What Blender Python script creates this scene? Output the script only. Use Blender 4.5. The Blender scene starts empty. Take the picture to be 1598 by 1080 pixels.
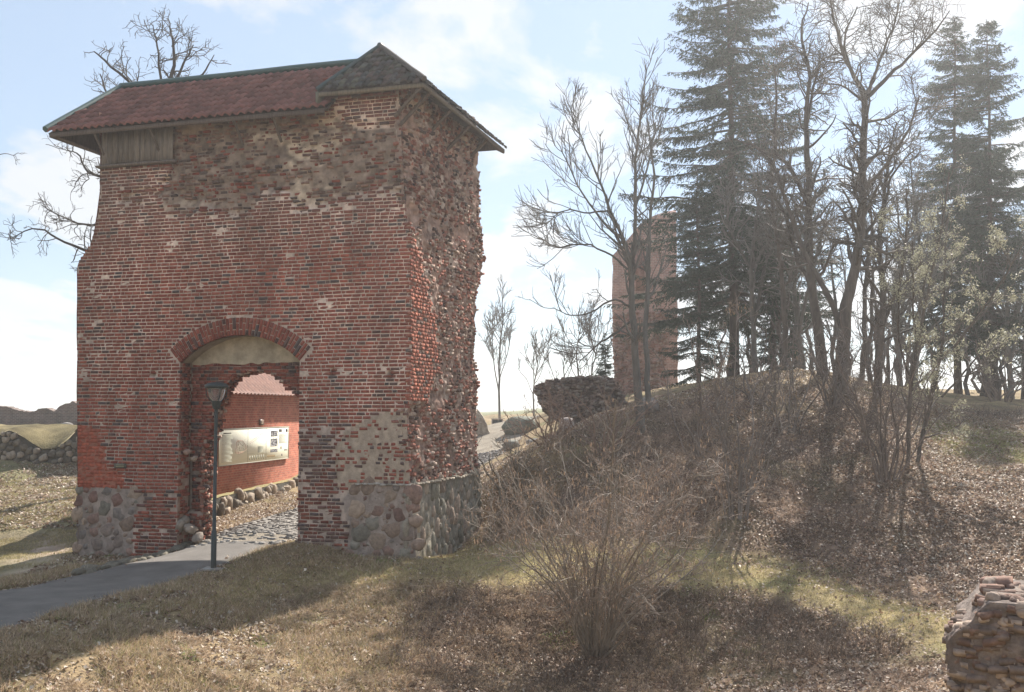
import bpy, math, random
import numpy as np
from mathutils import Matrix, Vector, Euler
R = math.radians
rnd = random.Random(7)
rs = np.random.RandomState(11)
SC = bpy.context.scene
COL = SC.collection

# ---------------------------------------------------------------- camera, sky, sun, exposure
F = 1615.0; CX, CY = 799.0, 540.0; PITCH = math.atan(100/F); CAMZ = 4.24
cd = bpy.data.cameras.new('camera'); cam = bpy.data.objects.new('camera', cd); COL.objects.link(cam)
cam.location = (0, 0, CAMZ); cam.rotation_euler = (math.pi/2 + PITCH, 0, 0)
cd.sensor_width = 36; cd.lens = 36*F/1598; cd.clip_start = .1; cd.clip_end = 5000
SC.camera = cam
SUN_AZ, SUN_EL = R(26), R(44)          # azimuth measured from +Y (view axis) towards +X
sdir = Vector((math.sin(SUN_AZ)*math.cos(SUN_EL), math.cos(SUN_AZ)*math.cos(SUN_EL), math.sin(SUN_EL)))
sl = bpy.data.lights.new('sun', 'SUN'); sun = bpy.data.objects.new('sun', sl); COL.objects.link(sun)
sl.energy = 5.0; sl.angle = R(.55); sl.color = (1, .93, .83)
sun.rotation_euler = sdir.to_track_quat('Z', 'Y').to_euler(); sun.location = (30, 30, 60)
W = bpy.data.worlds.new('World'); SC.world = W; W.use_nodes = True
nt = W.node_tree; N = nt.nodes; Lk = nt.links; N.clear()
def wn(t, **k):
    n = N.new(t)
    for a, b in k.items(): setattr(n, a, b)
    return n
out = wn('ShaderNodeOutputWorld'); bg = wn('ShaderNodeBackground'); bg.inputs['Strength'].default_value = .084
sky = wn('ShaderNodeTexSky', sky_type='NISHITA', sun_disc=False)
sky.sun_elevation = SUN_EL; sky.sun_rotation = SUN_AZ; sky.air_density = 1.0; sky.dust_density = .05; sky.ozone_density = 2.5
tc = wn('ShaderNodeTexCoord'); sep = wn('ShaderNodeSeparateXYZ'); Lk.new(tc.outputs['Generated'], sep.inputs[0])
def wmath(op, a, b=None, c=None):
    n = wn('ShaderNodeMath', operation=op)
    for i, v in enumerate((a, b, c)):
        if v is None: continue
        if isinstance(v, (int, float)): n.inputs[i].default_value = v
        else: Lk.new(v, n.inputs[i])
    return n.outputs[0]
zz = wmath('ADD', wmath('MAXIMUM', sep.outputs['Z'], 0.0), .16)
comb = wn('ShaderNodeCombineXYZ')
Lk.new(wmath('DIVIDE', sep.outputs['X'], zz), comb.inputs[0]); Lk.new(wmath('DIVIDE', sep.outputs['Y'], zz), comb.inputs[1])
mp = wn('ShaderNodeMapping'); mp.inputs['Location'].default_value = (3.9, 8.2, 1.3); mp.inputs['Scale'].default_value = (1.5, .9, 1); Lk.new(comb.outputs[0], mp.inputs[0])
no = wn('ShaderNodeTexNoise'); no.inputs['Scale'].default_value = 1.35; no.inputs['Detail'].default_value = 9; no.inputs['Roughness'].default_value = .55; no.inputs['Distortion'].default_value = .25
Lk.new(mp.outputs[0], no.inputs['Vector'])
cr = wn('ShaderNodeValToRGB'); cr.color_ramp.elements[0].position = .49; cr.color_ramp.elements[1].position = .555
Lk.new(no.outputs[0], cr.inputs[0])
# a thin veil everywhere, and fair-weather clouds
veil = wmath('ADD', wmath('MULTIPLY', cr.outputs[0], .82), .10)
cc = wn('ShaderNodeMix', data_type='RGBA'); cc.inputs['A'].default_value = (8.2, 8.6, 9.2, 1); cc.inputs['B'].default_value = (7.0, 7.5, 8.2, 1)
no2 = wn('ShaderNodeTexNoise'); no2.inputs['Scale'].default_value = 2.6; no2.inputs['Detail'].default_value = 4; Lk.new(mp.outputs[0], no2.inputs['Vector'])
Lk.new(no2.outputs[0], cc.inputs['Factor'])
bw = wn('ShaderNodeRGBToBW'); Lk.new(sky.outputs[0], bw.inputs[0])
lum = wmath('ADD', wmath('MULTIPLY', bw.outputs[0], .12), 5.3)
cc.inputs['A'].default_value = (1.0, 1.0, 1.0, 1); cc.inputs['B'].default_value = (.78, .84, .92, 1)
cm = wn('ShaderNodeMix', data_type='RGBA', blend_type='MULTIPLY'); cm.inputs['Factor'].default_value = 1
Lk.new(cc.outputs['Result'], cm.inputs['A']); Lk.new(lum, cm.inputs['B'])
mx = wn('ShaderNodeMix', data_type='RGBA')
pb = wn('ShaderNodeMix', data_type='RGBA'); pb.inputs['Factor'].default_value = .62; pb.inputs['B'].default_value = (3.3, 4.1, 5.1, 1); Lk.new(sky.outputs[0], pb.inputs['A'])
Lk.new(veil, mx.inputs['Factor']); Lk.new(pb.outputs['Result'], mx.inputs['A']); Lk.new(cm.outputs['Result'], mx.inputs['B'])
Lk.new(mx.outputs['Result'], bg.inputs['Color']); Lk.new(bg.outputs[0], out.inputs[0])
SC.view_settings.view_transform = 'Standard'; SC.view_settings.look = 'None'
SC.view_settings.exposure = 1.02; SC.view_settings.gamma = 1; SC.view_settings.use_curve_mapping = False
SC.render.engine = 'CYCLES'
cy = SC.cycles; cy.max_bounces = 5; cy.diffuse_bounces = 3; cy.glossy_bounces = 2; cy.transmission_bounces = 3; cy.volume_bounces = 1
cy.use_denoising = True; cy.use_adaptive_sampling = True; cy.adaptive_threshold = .02
try: cy.denoiser = 'OPENIMAGEDENOISE'
except Exception: pass

HAZE = .0009
# ---------------------------------------------------------------- measuring helpers
sp_, cp_ = math.sin(PITCH), math.cos(PITCH)
def ray(px, py):
    dx, dy = (px-CX)/F, (CY-py)/F
    return np.array([dx, cp_-dy*sp_, sp_+dy*cp_])
def P(px, py, Y):
    r = ray(px, py); return r*(Y/r[1]) + np.array([0, 0, CAMZ])
def proj(x, y, z):
    z = z-CAMZ; d = y*cp_+z*sp_; u = -y*sp_+z*cp_
    d = np.where(np.abs(d) < .3, .3, d)
    return CX+F*x/d, CY-F*u/d

def hsh(a):
    a = np.asarray(a, dtype=np.float64); v = np.sin(a)*43758.5453; return v-np.floor(v)
def vnoise(x, y, z=0.0):
    """smooth value noise, -1..1"""
    x, y, z = np.broadcast_arrays(np.asarray(x, float), np.asarray(y, float), np.asarray(z, float))
    xi, yi, zi = np.floor(x), np.floor(y), np.floor(z); fx, fy, fz = x-xi, y-yi, z-zi
    fx, fy, fz = [t*t*(3-2*t) for t in (fx, fy, fz)]
    def h(a, b, c): return hsh(a*12.9898+b*78.233+c*37.719)
    r = 0
    for i in (0, 1):
        for j in (0, 1):
            for k in (0, 1):
                r = r+h(xi+i, yi+j, zi+k)*(fx if i else 1-fx)*(fy if j else 1-fy)*(fz if k else 1-fz)
    return r*2-1
def fbm(x, y, z=0.0, o=4):
    r, a, s = 0, 1, 0
    for i in range(o):
        r = r+a*vnoise(np.asarray(x)*2**i+i*17.3, np.asarray(y)*2**i-i*9.1, np.asarray(z)*2**i+i*5.7); s += a; a *= .5
    return r/s
def inpoly(x, y, poly):
    x = np.asarray(x, float); y = np.asarray(y, float); c = np.zeros(np.broadcast(x, y).shape, bool)
    n = len(poly)
    for i in range(n):
        x1, y1 = poly[i]; x2, y2 = poly[(i+1) % n]
        if y1 == y2: continue
        c ^= ((y1 > y) != (y2 > y)) & (x < (x2-x1)*(y-y1)/(y2-y1)+x1)
    return c

# ---------------------------------------------------------------- mesh building
class MB:
    def __init__(s): s.v = []; s.f4 = []; s.f3 = []; s.c = []; s.n = 0
    def add(s, v, f, col=(1, 1, 1)):
        v = np.asarray(v, float).reshape(-1, 3); f = np.asarray(f, int)
        col = np.asarray(col, float)
        if col.ndim == 1: col = np.broadcast_to(col[:3], (len(v), 3))
        s.v.append(v); s.c.append(col[:, :3])
        if f.size: (s.f4 if f.shape[1] == 4 else s.f3).append(f+s.n)
        s.n += len(v)
    def mesh(s, name, smooth=False):
        me = bpy.data.meshes.new(name)
        if not s.v: return me
        v = np.concatenate(s.v); c = np.concatenate(s.c)
        f4 = np.concatenate(s.f4) if s.f4 else np.zeros((0, 4), int); f3 = np.concatenate(s.f3) if s.f3 else np.zeros((0, 3), int)
        me.vertices.add(len(v)); me.vertices.foreach_set('co', v.astype(np.float32).ravel())
        nl = f4.size+f3.size; me.loops.add(nl)
        me.loops.foreach_set('vertex_index', np.concatenate([f4.ravel(), f3.ravel()]).astype(np.int32))
        me.polygons.add(len(f4)+len(f3))
        st = np.concatenate([np.arange(len(f4))*4, len(f4)*4+np.arange(len(f3))*3]).astype(np.int32)
        me.polygons.foreach_set('loop_start', st)
        me.polygons.foreach_set('loop_total', np.concatenate([np.full(len(f4), 4), np.full(len(f3), 3)]).astype(np.int32))
        if smooth: me.polygons.foreach_set('use_smooth', np.ones(len(f4)+len(f3), bool))
        a = me.color_attributes.new('Col', 'FLOAT_COLOR', 'POINT')
        a.data.foreach_set('color', np.concatenate([c, np.ones((len(c), 1))], 1).astype(np.float32).ravel())
        me.update(calc_edges=True); me.validate()
        return me
    def build(s, name, mat, parent=None, smooth=False, **tags):
        return link(name, s.mesh(name, smooth), mat, parent, **tags)
def link(name, me, mat, parent=None, **tags):
    if mat is not None and len(me.materials) == 0: me.materials.append(mat)
    o = bpy.data.objects.new(name, me); COL.objects.link(o); o.parent = parent
    tag(o, **tags); return o
def tag(o, label=None, cat=None, group=None, kind=None):
    if label: o['label'] = label
    if cat: o['category'] = cat
    if group: o['group'] = group
    if kind: o['kind'] = kind
def empty(name, loc, rz=0, **tags):
    o = bpy.data.objects.new(name, None); COL.objects.link(o); o.location = tuple(loc); o.rotation_euler = (0, 0, rz)
    o.empty_display_size = .3; tag(o, **tags); return o
BOXF = np.array([[0, 3, 2, 1], [4, 5, 6, 7], [0, 1, 5, 4], [1, 2, 6, 5], [2, 3, 7, 6], [3, 0, 4, 7]])
BOXV = np.array([[-1, -1, -1], [1, -1, -1], [1, 1, -1], [-1, 1, -1], [-1, -1, 1], [1, -1, 1], [1, 1, 1], [-1, 1, 1]])*.5
def box(mb, c, s, col=(1, 1, 1), rot=None, jit=0):
    v = BOXV*np.array(s)
    if jit: v = v+rs.uniform(-jit, jit, v.shape)
    if rot is not None: v = v @ np.array(Euler(rot).to_matrix()).T
    mb.add(v+np.array(c), BOXF, col)
def boxes(mb, C, S, cols, jit=.006, rots=None):
    """many boxes at once; C centres, S sizes, cols per box, rots optional (n,3) small angles"""
    C = np.asarray(C, float); S = np.asarray(S, float); n = len(C)
    if n == 0: return
    v = BOXV[None]*S[:, None, :]+rs.uniform(-1, 1, (n, 8, 3))*jit
    if rots is not None:
        r = np.asarray(rots); cx, sx = np.cos(r[:, 0]), np.sin(r[:, 0]); cy_, sy = np.cos(r[:, 1]), np.sin(r[:, 1]); cz, sz = np.cos(r[:, 2]), np.sin(r[:, 2])
        Z = np.zeros(n); O = np.ones(n)
        A = np.stack([O, Z, Z, Z, cx, -sx, Z, sx, cx], 1).reshape(n, 3, 3); B = np.stack([cy_, Z, sy, Z, O, Z, -sy, Z, cy_], 1).reshape(n, 3, 3)
        Cc = np.stack([cz, -sz, Z, sz, cz, Z, Z, Z, O], 1).reshape(n, 3, 3); M = Cc @ B @ A
        v = np.einsum('nij,nkj->nki', M, v)
    v = v+C[:, None, :]
    f = (BOXF[None]+np.arange(n)[:, None, None]*8).reshape(-1, 4)
    mb.add(v.reshape(-1, 3), f, np.repeat(np.asarray(cols, float), 8, 0))
def grid_faces(nu, nv):
    i, j = np.meshgrid(np.arange(nu-1), np.arange(nv-1), indexing='ij'); a = (i*nv+j).ravel()
    return np.stack([a, a+nv, a+nv+1, a+1], 1)
def tube(mb, pts, rad, k=8, col=(1, 1, 1), cap=True):
    pts = np.asarray(pts, float)[None]; rad = np.broadcast_to(np.asarray(rad, float), (pts.shape[1],))[None]
    tubes(mb, pts, rad, k, np.array([col]))
    if cap:
        for e in (0, -1):
            c = pts[0, e]; n = mb.n; base = n-0
            ring = mb.v[-1 if e == 0 else -2].reshape(-1, k, 3)[0 if e == 0 else -1]
            mb.add(np.vstack([ring, c]), [[i, (i+1) % k, k] for i in range(k)], col)
def tubes(mb, pts, rad, k, cols):
    """pts (n,m,3) rad (n,m) cols (n,3)"""
    n, m, _ = pts.shape
    T = np.gradient(pts, axis=1); T /= np.linalg.norm(T, axis=2, keepdims=True)+1e-9
    ref = np.where(np.abs(T[:, :1, 2:3]) > .8, np.array([[[1., 0, 0]]]), np.array([[[0, 0, 1.]]]))
    ref = np.broadcast_to(ref, T.shape)
    A = np.cross(T, ref); A /= np.linalg.norm(A, axis=2, keepdims=True)+1e-9; B = np.cross(T, A)
    a = np.arange(k)/k*2*np.pi
    v = pts[:, :, None]+rad[:, :, None, None]*(np.cos(a)[None, None, :, None]*A[:, :, None]+np.sin(a)[None, None, :, None]*B[:, :, None])
    i = np.arange(m-1)[:, None]; j = np.arange(k)[None]
    f = np.stack([i*k+j, i*k+(j+1) % k, (i+1)*k+(j+1) % k, (i+1)*k+j], -1).reshape(-1, 4)
    f = (f[None]+np.arange(n)[:, None, None]*m*k).reshape(-1, 4)
    mb.add(v.reshape(-1, 3), f, np.repeat(cols, m*k, 0))

# ---------------------------------------------------------------- materials
def mat(name, nscale=6, namt=.35, bscale=40, bstr=.3, rough=.9, spec=.3, trans=0, bdist=.02, detail=5, tint=None, metal=0, fine=None, stretch=None):
    """colour = vertex colour x object colour, mottled by noise, with bump relief"""
    m = bpy.data.materials.new(name); m.use_nodes = True; t = m.node_tree; n = t.nodes; l = t.links
    b = n['Principled BSDF']; b.inputs['Roughness'].default_value = rough; b.inputs['Specular IOR Level'].default_value = spec; b.inputs['Metallic'].default_value = metal
    at = n.new('ShaderNodeVertexColor'); at.layer_name = 'Col'; oi = n.new('ShaderNodeObjectInfo')
    m1 = n.new('ShaderNodeMix'); m1.data_type = 'RGBA'; m1.blend_type = 'MULTIPLY'; m1.inputs['Factor'].default_value = 1
    l.new(at.outputs['Color'], m1.inputs['A']); l.new(oi.outputs['Color'], m1.inputs['B'])
    tcn = n.new('ShaderNodeTexCoord'); ge = n.new('ShaderNodeNewGeometry')
    vec = ge.outputs['Position']
    if stretch:
        mpn = n.new('ShaderNodeMapping'); mpn.inputs['Scale'].default_value = stretch; l.new(vec, mpn.inputs[0]); vec = mpn.outputs[0]
    nz = n.new('ShaderNodeTexNoise'); nz.inputs['Scale'].default_value = nscale; nz.inputs['Detail'].default_value = detail; nz.inputs['Roughness'].default_value = .65
    l.new(vec, nz.inputs['Vector'])
    mr = n.new('ShaderNodeMapRange'); mr.inputs['From Min'].default_value = .28; mr.inputs['From Max'].default_value = .72
    mr.inputs['To Min'].default_value = 1-namt; mr.inputs['To Max'].default_value = 1+namt; l.new(nz.outputs[0], mr.inputs[0])
    m2 = n.new('ShaderNodeMix'); m2.data_type = 'RGBA'; m2.blend_type = 'MULTIPLY'; m2.inputs['Factor'].default_value = 1
    l.new(m1.outputs['Result'], m2.inputs['A']); l.new(mr.outputs[0], m2.inputs['B'])
    last = m2.outputs['Result']
    if tint:   # (colour, noise scale, threshold lo, hi): patches of lichen, whitewash, moss
        nz3 = n.new('ShaderNodeTexNoise'); nz3.inputs['Scale'].default_value = tint[1]; nz3.inputs['Detail'].default_value = 7; nz3.inputs['Roughness'].default_value = .7
        l.new(ge.outputs['Position'], nz3.inputs['Vector'])
        r3 = n.new('ShaderNodeMapRange'); r3.inputs['From Min'].default_value = tint[2]; r3.inputs['From Max'].default_value = tint[3]; r3.inputs['To Max'].default_value = tint[4] if len(tint) > 4 else .8; l.new(nz3.outputs[0], r3.inputs[0])
        m3 = n.new('ShaderNodeMix'); m3.data_type = 'RGBA'; l.new(r3.outputs[0], m3.inputs['Factor']); l.new(last, m3.inputs['A']); m3.inputs['B'].default_value = (*tint[0], 1)
        last = m3.outputs['Result']
    l.new(last, b.inputs['Base Color'])
    if bstr:
        nb = n.new('ShaderNodeTexNoise'); nb.inputs['Scale'].default_value = bscale; nb.inputs['Detail'].default_value = 4; nb.inputs['Roughness'].default_value = .6; l.new(vec, nb.inputs['Vector'])
        bp = n.new('ShaderNodeBump'); bp.inputs['Strength'].default_value = bstr; bp.inputs['Distance'].default_value = bdist; l.new(nb.outputs[0], bp.inputs['Height']); l.new(bp.outputs[0], b.inputs['Normal'])
    if trans:
        tr = n.new('ShaderNodeBsdfTranslucent'); l.new(last, tr.inputs['Color']); ms = n.new('ShaderNodeMixShader'); ms.inputs[0].default_value = trans
        l.new(b.outputs[0], ms.inputs[1]); l.new(tr.outputs[0], ms.inputs[2]); l.new(ms.outputs[0], n['Material Output'].inputs[0])
    return m
M = dict(
    brick=mat('brick', 9, .35, 60, .5, .92, .2, tint=((.30, .25, .21), 3.2, .60, .8, .4)),
    rubble=mat('rubble_brick', 7, .45, 35, .8, .95, .15, bdist=.03, tint=((.36, .31, .27), 3.0, .55, .72, .6)),
    mortar=mat('mortar', 5, .35, 30, .8, .95, .15, bdist=.03),
    plaster=mat('plaster', 3, .3, 30, .5, .95, .15, bdist=.02, tint=((.16, .13, .1), 2.0, .55, .75, .6)),
    stone=mat('stone', 8, .4, 25, .7, .85, .3, bdist=.02, tint=((.2, .21, .17), 4, .56, .75, .5)),
    ground=mat('ground_soil', 1.6, .3, 14, 1.0, .95, .15, bdist=.06, detail=9),
    asphalt=mat('asphalt', 1.1, .28, 60, .8, .9, .25, bdist=.012, detail=10, tint=((.2, .17, .13), 5, .6, .75, .45)),
    cobble=mat('cobble', 6, .35, 40, .5, .8, .3),
    leaf=mat('dead_leaf', 30, .2, 0, 0, .55, .4, trans=.25),
    grass=mat('dry_grass', 3, .3, 0, 0, .7, .3, trans=.35),
    bark=mat('bark', 5, .4, 22, .9, .95, .15, bdist=.04, stretch=(1, 1, .25)),
    twig=mat('twig', 4, .3, 0, 0, .7, .3),
    needle=mat('needles', 2, .4, 0, 0, .6, .35, trans=.2),
    tile=mat('clay_tile', 5, .3, 60, .4, .75, .35, tint=((.11, .085, .07), 3, .6, .8, .4)),
    greytile=mat('weathered_shingle', 5, .45, 50, .6, .85, .2, tint=((.16, .17, .12), 3, .55, .75, .6)),
    wood=mat('weathered_wood', 4, .35, 30, .6, .85, .2, stretch=(6, 6, .6)),
    metal=mat('painted_metal', 6, .15, 50, .1, .5, .5),
    print=mat('print', 30, .05, 0, 0, .9, .08),
)
def glassmat():
    m = bpy.data.materials.new('lamp_glass'); m.use_nodes = True; b = m.node_tree.nodes['Principled BSDF']
    b.inputs['Base Color'].default_value = (.8, .85, .85, 1); b.inputs['Transmission Weight'].default_value = .9; b.inputs['Roughness'].default_value = .08; b.inputs['IOR'].default_value = 1.2
    return m
M['glass'] = glassmat()
def wallbrick(name, c1, c2, mort, sc, bw, bh, ms, rz=0):
    """small far brickwork: colour and relief from a brick pattern (bricks under 10 px)"""
    m = bpy.data.materials.new(name); m.use_nodes = True; t = m.node_tree; n = t.nodes; l = t.links; b = n['Principled BSDF']; b.inputs['Roughness'].default_value = .92; b.inputs['Specular IOR Level'].default_value = .2
    tcn = n.new('ShaderNodeTexCoord'); sx = n.new('ShaderNodeSeparateXYZ'); l.new(tcn.outputs['Object'], sx.inputs[0]); ad = n.new('ShaderNodeMath'); ad.operation = 'ADD'; l.new(sx.outputs[0], ad.inputs[0]); l.new(sx.outputs[1], ad.inputs[1])
    cb = n.new('ShaderNodeCombineXYZ'); l.new(ad.outputs[0], cb.inputs[0]); l.new(sx.outputs[2], cb.inputs[1])
    br = n.new('ShaderNodeTexBrick'); l.new(cb.outputs[0], br.inputs['Vector']); br.inputs['Color1'].default_value = (*c1, 1); br.inputs['Color2'].default_value = (*c2, 1); br.inputs['Mortar'].default_value = (*mort, 1)
    br.inputs['Scale'].default_value = sc; br.inputs['Brick Width'].default_value = bw; br.inputs['Row Height'].default_value = bh; br.inputs['Mortar Size'].default_value = ms; br.inputs['Mortar Smooth'].default_value = .3
    nz = n.new('ShaderNodeTexNoise'); nz.inputs['Scale'].default_value = 1.5; nz.inputs['Detail'].default_value = 8; nz.inputs['Roughness'].default_value = .7; l.new(tcn.outputs['Object'], nz.inputs['Vector'])
    mr = n.new('ShaderNodeMapRange'); mr.inputs['From Min'].default_value = .3; mr.inputs['From Max'].default_value = .7; mr.inputs['To Min'].default_value = .65; mr.inputs['To Max'].default_value = 1.3; l.new(nz.outputs[0], mr.inputs[0])
    m2 = n.new('ShaderNodeMix'); m2.data_type = 'RGBA'; m2.blend_type = 'MULTIPLY'; m2.inputs['Factor'].default_value = 1; l.new(br.outputs['Color'], m2.inputs['A']); l.new(mr.outputs[0], m2.inputs['B']); l.new(m2.outputs['Result'], b.inputs['Base Color'])
    bp = n.new('ShaderNodeBump'); bp.invert = True; bp.inputs['Strength'].default_value = .6; bp.inputs['Distance'].default_value = .02; l.new(br.outputs['Fac'], bp.inputs['Height']); l.new(bp.outputs[0], b.inputs['Normal'])
    return m
M['redwall'] = wallbrick('red_wall_brick', (.50, .17, .11), (.36, .11, .075), (.48, .27, .2), 1, .28, .1, .012)
M['farwall'] = wallbrick('far_ruin_brick', (.2, .14, .12), (.13, .10, .09), (.24, .21, .19), 1, .3, .11, .02)
M['pinkwall'] = wallbrick('pink_ruin_brick', (.54, .30, .25), (.46, .27, .23), (.58, .45, .39), 1, .3, .11, .02)

# ---------------------------------------------------------------- tower frame (needed by the terrain too)
YAW = R(-16.5); TC = P(640, 872, 29.5); TC[2] = 0.0
tcs, tsn = math.cos(YAW), math.sin(YAW)
def w2l(p):
    x, y = p[0]-TC[0], p[1]-TC[1]; return np.array([x*tcs+y*tsn, -x*tsn+y*tcs, p[2]-TC[2]])
def l2w(x, y, z=0): return np.array([TC[0]+x*tcs-y*tsn, TC[1]+x*tsn+y*tcs, TC[2]+z])
o_l = w2l(np.array([0, 0, CAMZ]))
def LF(px, py, d=0.0):
    """pixel -> (x,z) on the tower's plane y=d"""
    r = ray(px, py); q = np.array([r[0]*tcs+r[1]*tsn, -r[0]*tsn+r[1]*tcs, r[2]]); t = (d-o_l[1])/q[1]; p = o_l+q*t; return p[0], p[2]
def LS(px, py, x=0.0):
    """pixel -> (y,z) on the tower's side plane"""
    r = ray(px, py); q = np.array([r[0]*tcs+r[1]*tsn, -r[0]*tsn+r[1]*tcs, r[2]]); t = (x-o_l[0])/q[0]; p = o_l+q*t; return p[1], p[2]
TW = -LF(120, 600)[0]; TD = LS(750, 600)[0]

# ---------------------------------------------------------------- terrain
CPX = """0 975 21;0 925 24.5;0 906 29.5;0 870 33.5;0 820 38.5;0 772 45;0 748 50;110 745 50;110 800 40;60 840 37;118 868 33;120 888 29;200 915 25.9;250 935 24;333 890 27.5
400 850 30.5;400 822 33.5;460 792 38.5;345 812 38.5;300 850 32;220 868 32;480 850 30.3;560 868 30;650 875 29.4;700 872 30.8;745 850 33.5;745 820 36.5;765 780 37.5;772 730 42;780 712 50;770 690 57;780 662 75;780 656 95
700 883 28.7;800 893 27.9;760 905 27.2;950 897 27.9;1100 882 28.5;1200 900 27;1300 930 25.6;1400 965 23.8;1500 1008 21.6;850 856 30;930 850 30.5;1020 848 30.7;1150 862 30;1300 908 27.4;1420 942 25.8;1510 975 24.6
1250 830 31;1400 850 30;1598 905 27;1598 780 32;1598 655 43;1500 642 45;1380 742 34;1500 700 37.5;1290 580 46;1290 650 39;1150 790 32;1100 700 38;1050 612 47;1000 640 42;950 645 44;900 665 42;850 682 41;815 704 40;800 745 37;850 790 34;920 825 32
1450 610 56;1598 628 60;1598 612 95;1000 612 62;1290 592 62;1200 608 95;900 640 60;870 655 95
500 950 25.4;300 985 22.5;150 985 20.7;0 1080 17;120 1080 17.6;250 1080 18.4;400 1080 19.4;500 1040 21.6;600 935 26;600 1080 21;680 990 24.4;750 1000 24.4;750 1080 22;930 1030 24;900 1080 22.6;930 960 26;1100 1080 21.6;1100 950 25.7;1100 1010 23.6;1250 1000 23.6;1250 1080 20.6;1400 1025 22;1400 1080 19.6;1500 1080 19;1560 1080 17.2;400 930 25.6
0 672 58;60 670 57;110 669 57;0 668 75;110 666 75;0 650 110;250 700 60;400 690 60;600 690 60;300 665 100;600 660 100"""
cps = []
for tok in CPX.replace('\n', ';').split(';'):
    a, b, c = map(float, tok.split()); cps.append(P(a, b, c))
for w in [(0, 0, 3.2), (-12, 0, 2.5), (12, 0, 2.8), (0, 7, 1.2), (0, 14, -2.3), (-5, 14, -1.6), (7, 14, -1.7), (-9, 11, -.6), (-16, 14, 0), (12, 12, -1), (20, 16, 1), (-25, 24, 0), (-35, 35, 0), (-35, 55, 2.6), (-30, 45, .4), (25, 30, 2.2), (35, 40, 4.5), (35, 20, 2.5), (-25, 0, 1), (25, 0, 2), (-40, 95, 2), (0, -12, 3), (-30, -12, 1), (30, -12, 2), (-20, 34, -.6), (-12, 37, .0), (-4, 38, .6), (-2.6, 42, 1.0)]:
    cps.append(np.array(w, float))
cps = np.array(cps)
def tps_fit(Pn, lam=.15):
    X = Pn[:, :2]; n = len(X); d = np.linalg.norm(X[:, None]-X[None], axis=2); K = np.where(d > 0, d*d*np.log(d+1e-12), 0)+np.eye(n)*lam
    A = np.zeros((n+3, n+3)); A[:n, :n] = K; A[:n, n] = 1; A[:n, n+1:] = X; A[n, :n] = 1; A[n+1:, :n] = X.T
    return np.linalg.solve(A, np.concatenate([Pn[:, 2], [0, 0, 0]]))
TW_ = tps_fit(cps)
def tps(x, y):
    x = np.clip(np.asarray(x, float), -42, 42); y = np.clip(np.asarray(y, float), -12, 108)
    sh = np.broadcast(x, y).shape; x = np.broadcast_to(x, sh).ravel(); y = np.broadcast_to(y, sh).ravel(); r = np.zeros(len(x)); n = len(cps)
    for i in range(0, len(x), 20000):
        q = slice(i, i+20000); d2 = (x[q, None]-cps[None, :, 0])**2+(y[q, None]-cps[None, :, 1])**2
        r[q] = (.5*d2*np.log(d2+1e-12)) @ TW_[:n]+TW_[n]+TW_[n+1]*x[q]+TW_[n+2]*y[q]
    return r.reshape(sh)
PATHC = np.array([(-17, 9), (-13.9, 15), (-11.9, 20), (-10.9, 24), (-9.9, 27.3), (-8.8, 30), (-7.9, 32.6), (-6.6, 37), (-4.9, 42.5), (-3.2, 48), (-1.7, 53), (-.9, 57), (-.2, 62), (.6, 70)], float)
def cubic(pts, n):
    """Catmull-Rom resample"""
    pts = np.asarray(pts, float); q = np.vstack([2*pts[0]-pts[1], pts, 2*pts[-1]-pts[-2]]); m = len(pts)-1
    t = np.linspace(0, m-1e-6, n); i = t.astype(int); f = (t-i)[:, None]
    a, b, c, d = q[i], q[i+1], q[i+2], q[i+3]
    return .5*((2*b)+(-a+c)*f+(2*a-5*b+4*c-d)*f*f+(-a+3*b-3*c+d)*f**3)
PC = cubic(PATHC, 300)
def path_d(x, y):
    """distance to the path's centre line"""
    x = np.asarray(x, float); y = np.asarray(y, float); sh = x.shape; xx = x.ravel(); yy = y.ravel(); r = np.empty(len(xx)); pc = PC[::3]
    for i in range(0, len(xx), 40000):
        q = slice(i, i+40000); r[q] = np.sqrt(((xx[q, None]-pc[None, :, 0])**2+(yy[q, None]-pc[None, :, 1])**2).min(1))
    return r.reshape(sh)
PW = 1.62
def rough_amp(x, y):
    pd = path_d(x, y); return np.clip((pd-PW-.1)/1.5, 0, 1)
HC = {}
def height(x, y):
    x = np.asarray(x, float); y = np.asarray(y, float); z = tps(x, y); a = rough_amp(x, y)
    z = z+a*(fbm(x*.55, y*.55, 3, 3)*.17+fbm(x*2.3, y*2.3, 8, 3)*.075)
    return z-.05*(1-np.clip((path_d(x, y)-PW)/.12, 0, 1))*(1-0)
# zones in the photograph's frame, looked up through the camera once and fixed to the ground
Z_STRIP = [(300, 945), (345, 900), (650, 874), (760, 846), (900, 842), (1150, 862), (1300, 905), (1420, 935), (1525, 972), (1500, 1014), (1400, 990), (1260, 945), (1150, 918), (950, 908), (800, 918), (600, 906), (450, 925), (330, 948)]
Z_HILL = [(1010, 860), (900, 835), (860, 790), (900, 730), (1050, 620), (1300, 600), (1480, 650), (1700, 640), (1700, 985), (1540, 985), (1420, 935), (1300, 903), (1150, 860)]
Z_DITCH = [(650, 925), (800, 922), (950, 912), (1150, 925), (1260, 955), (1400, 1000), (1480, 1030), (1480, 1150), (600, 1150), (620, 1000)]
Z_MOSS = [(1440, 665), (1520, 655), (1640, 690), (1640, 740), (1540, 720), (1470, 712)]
Z_SAND = [(10, 905), (40, 860), (75, 842), (118, 850), (112, 875), (60, 900)]
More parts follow.
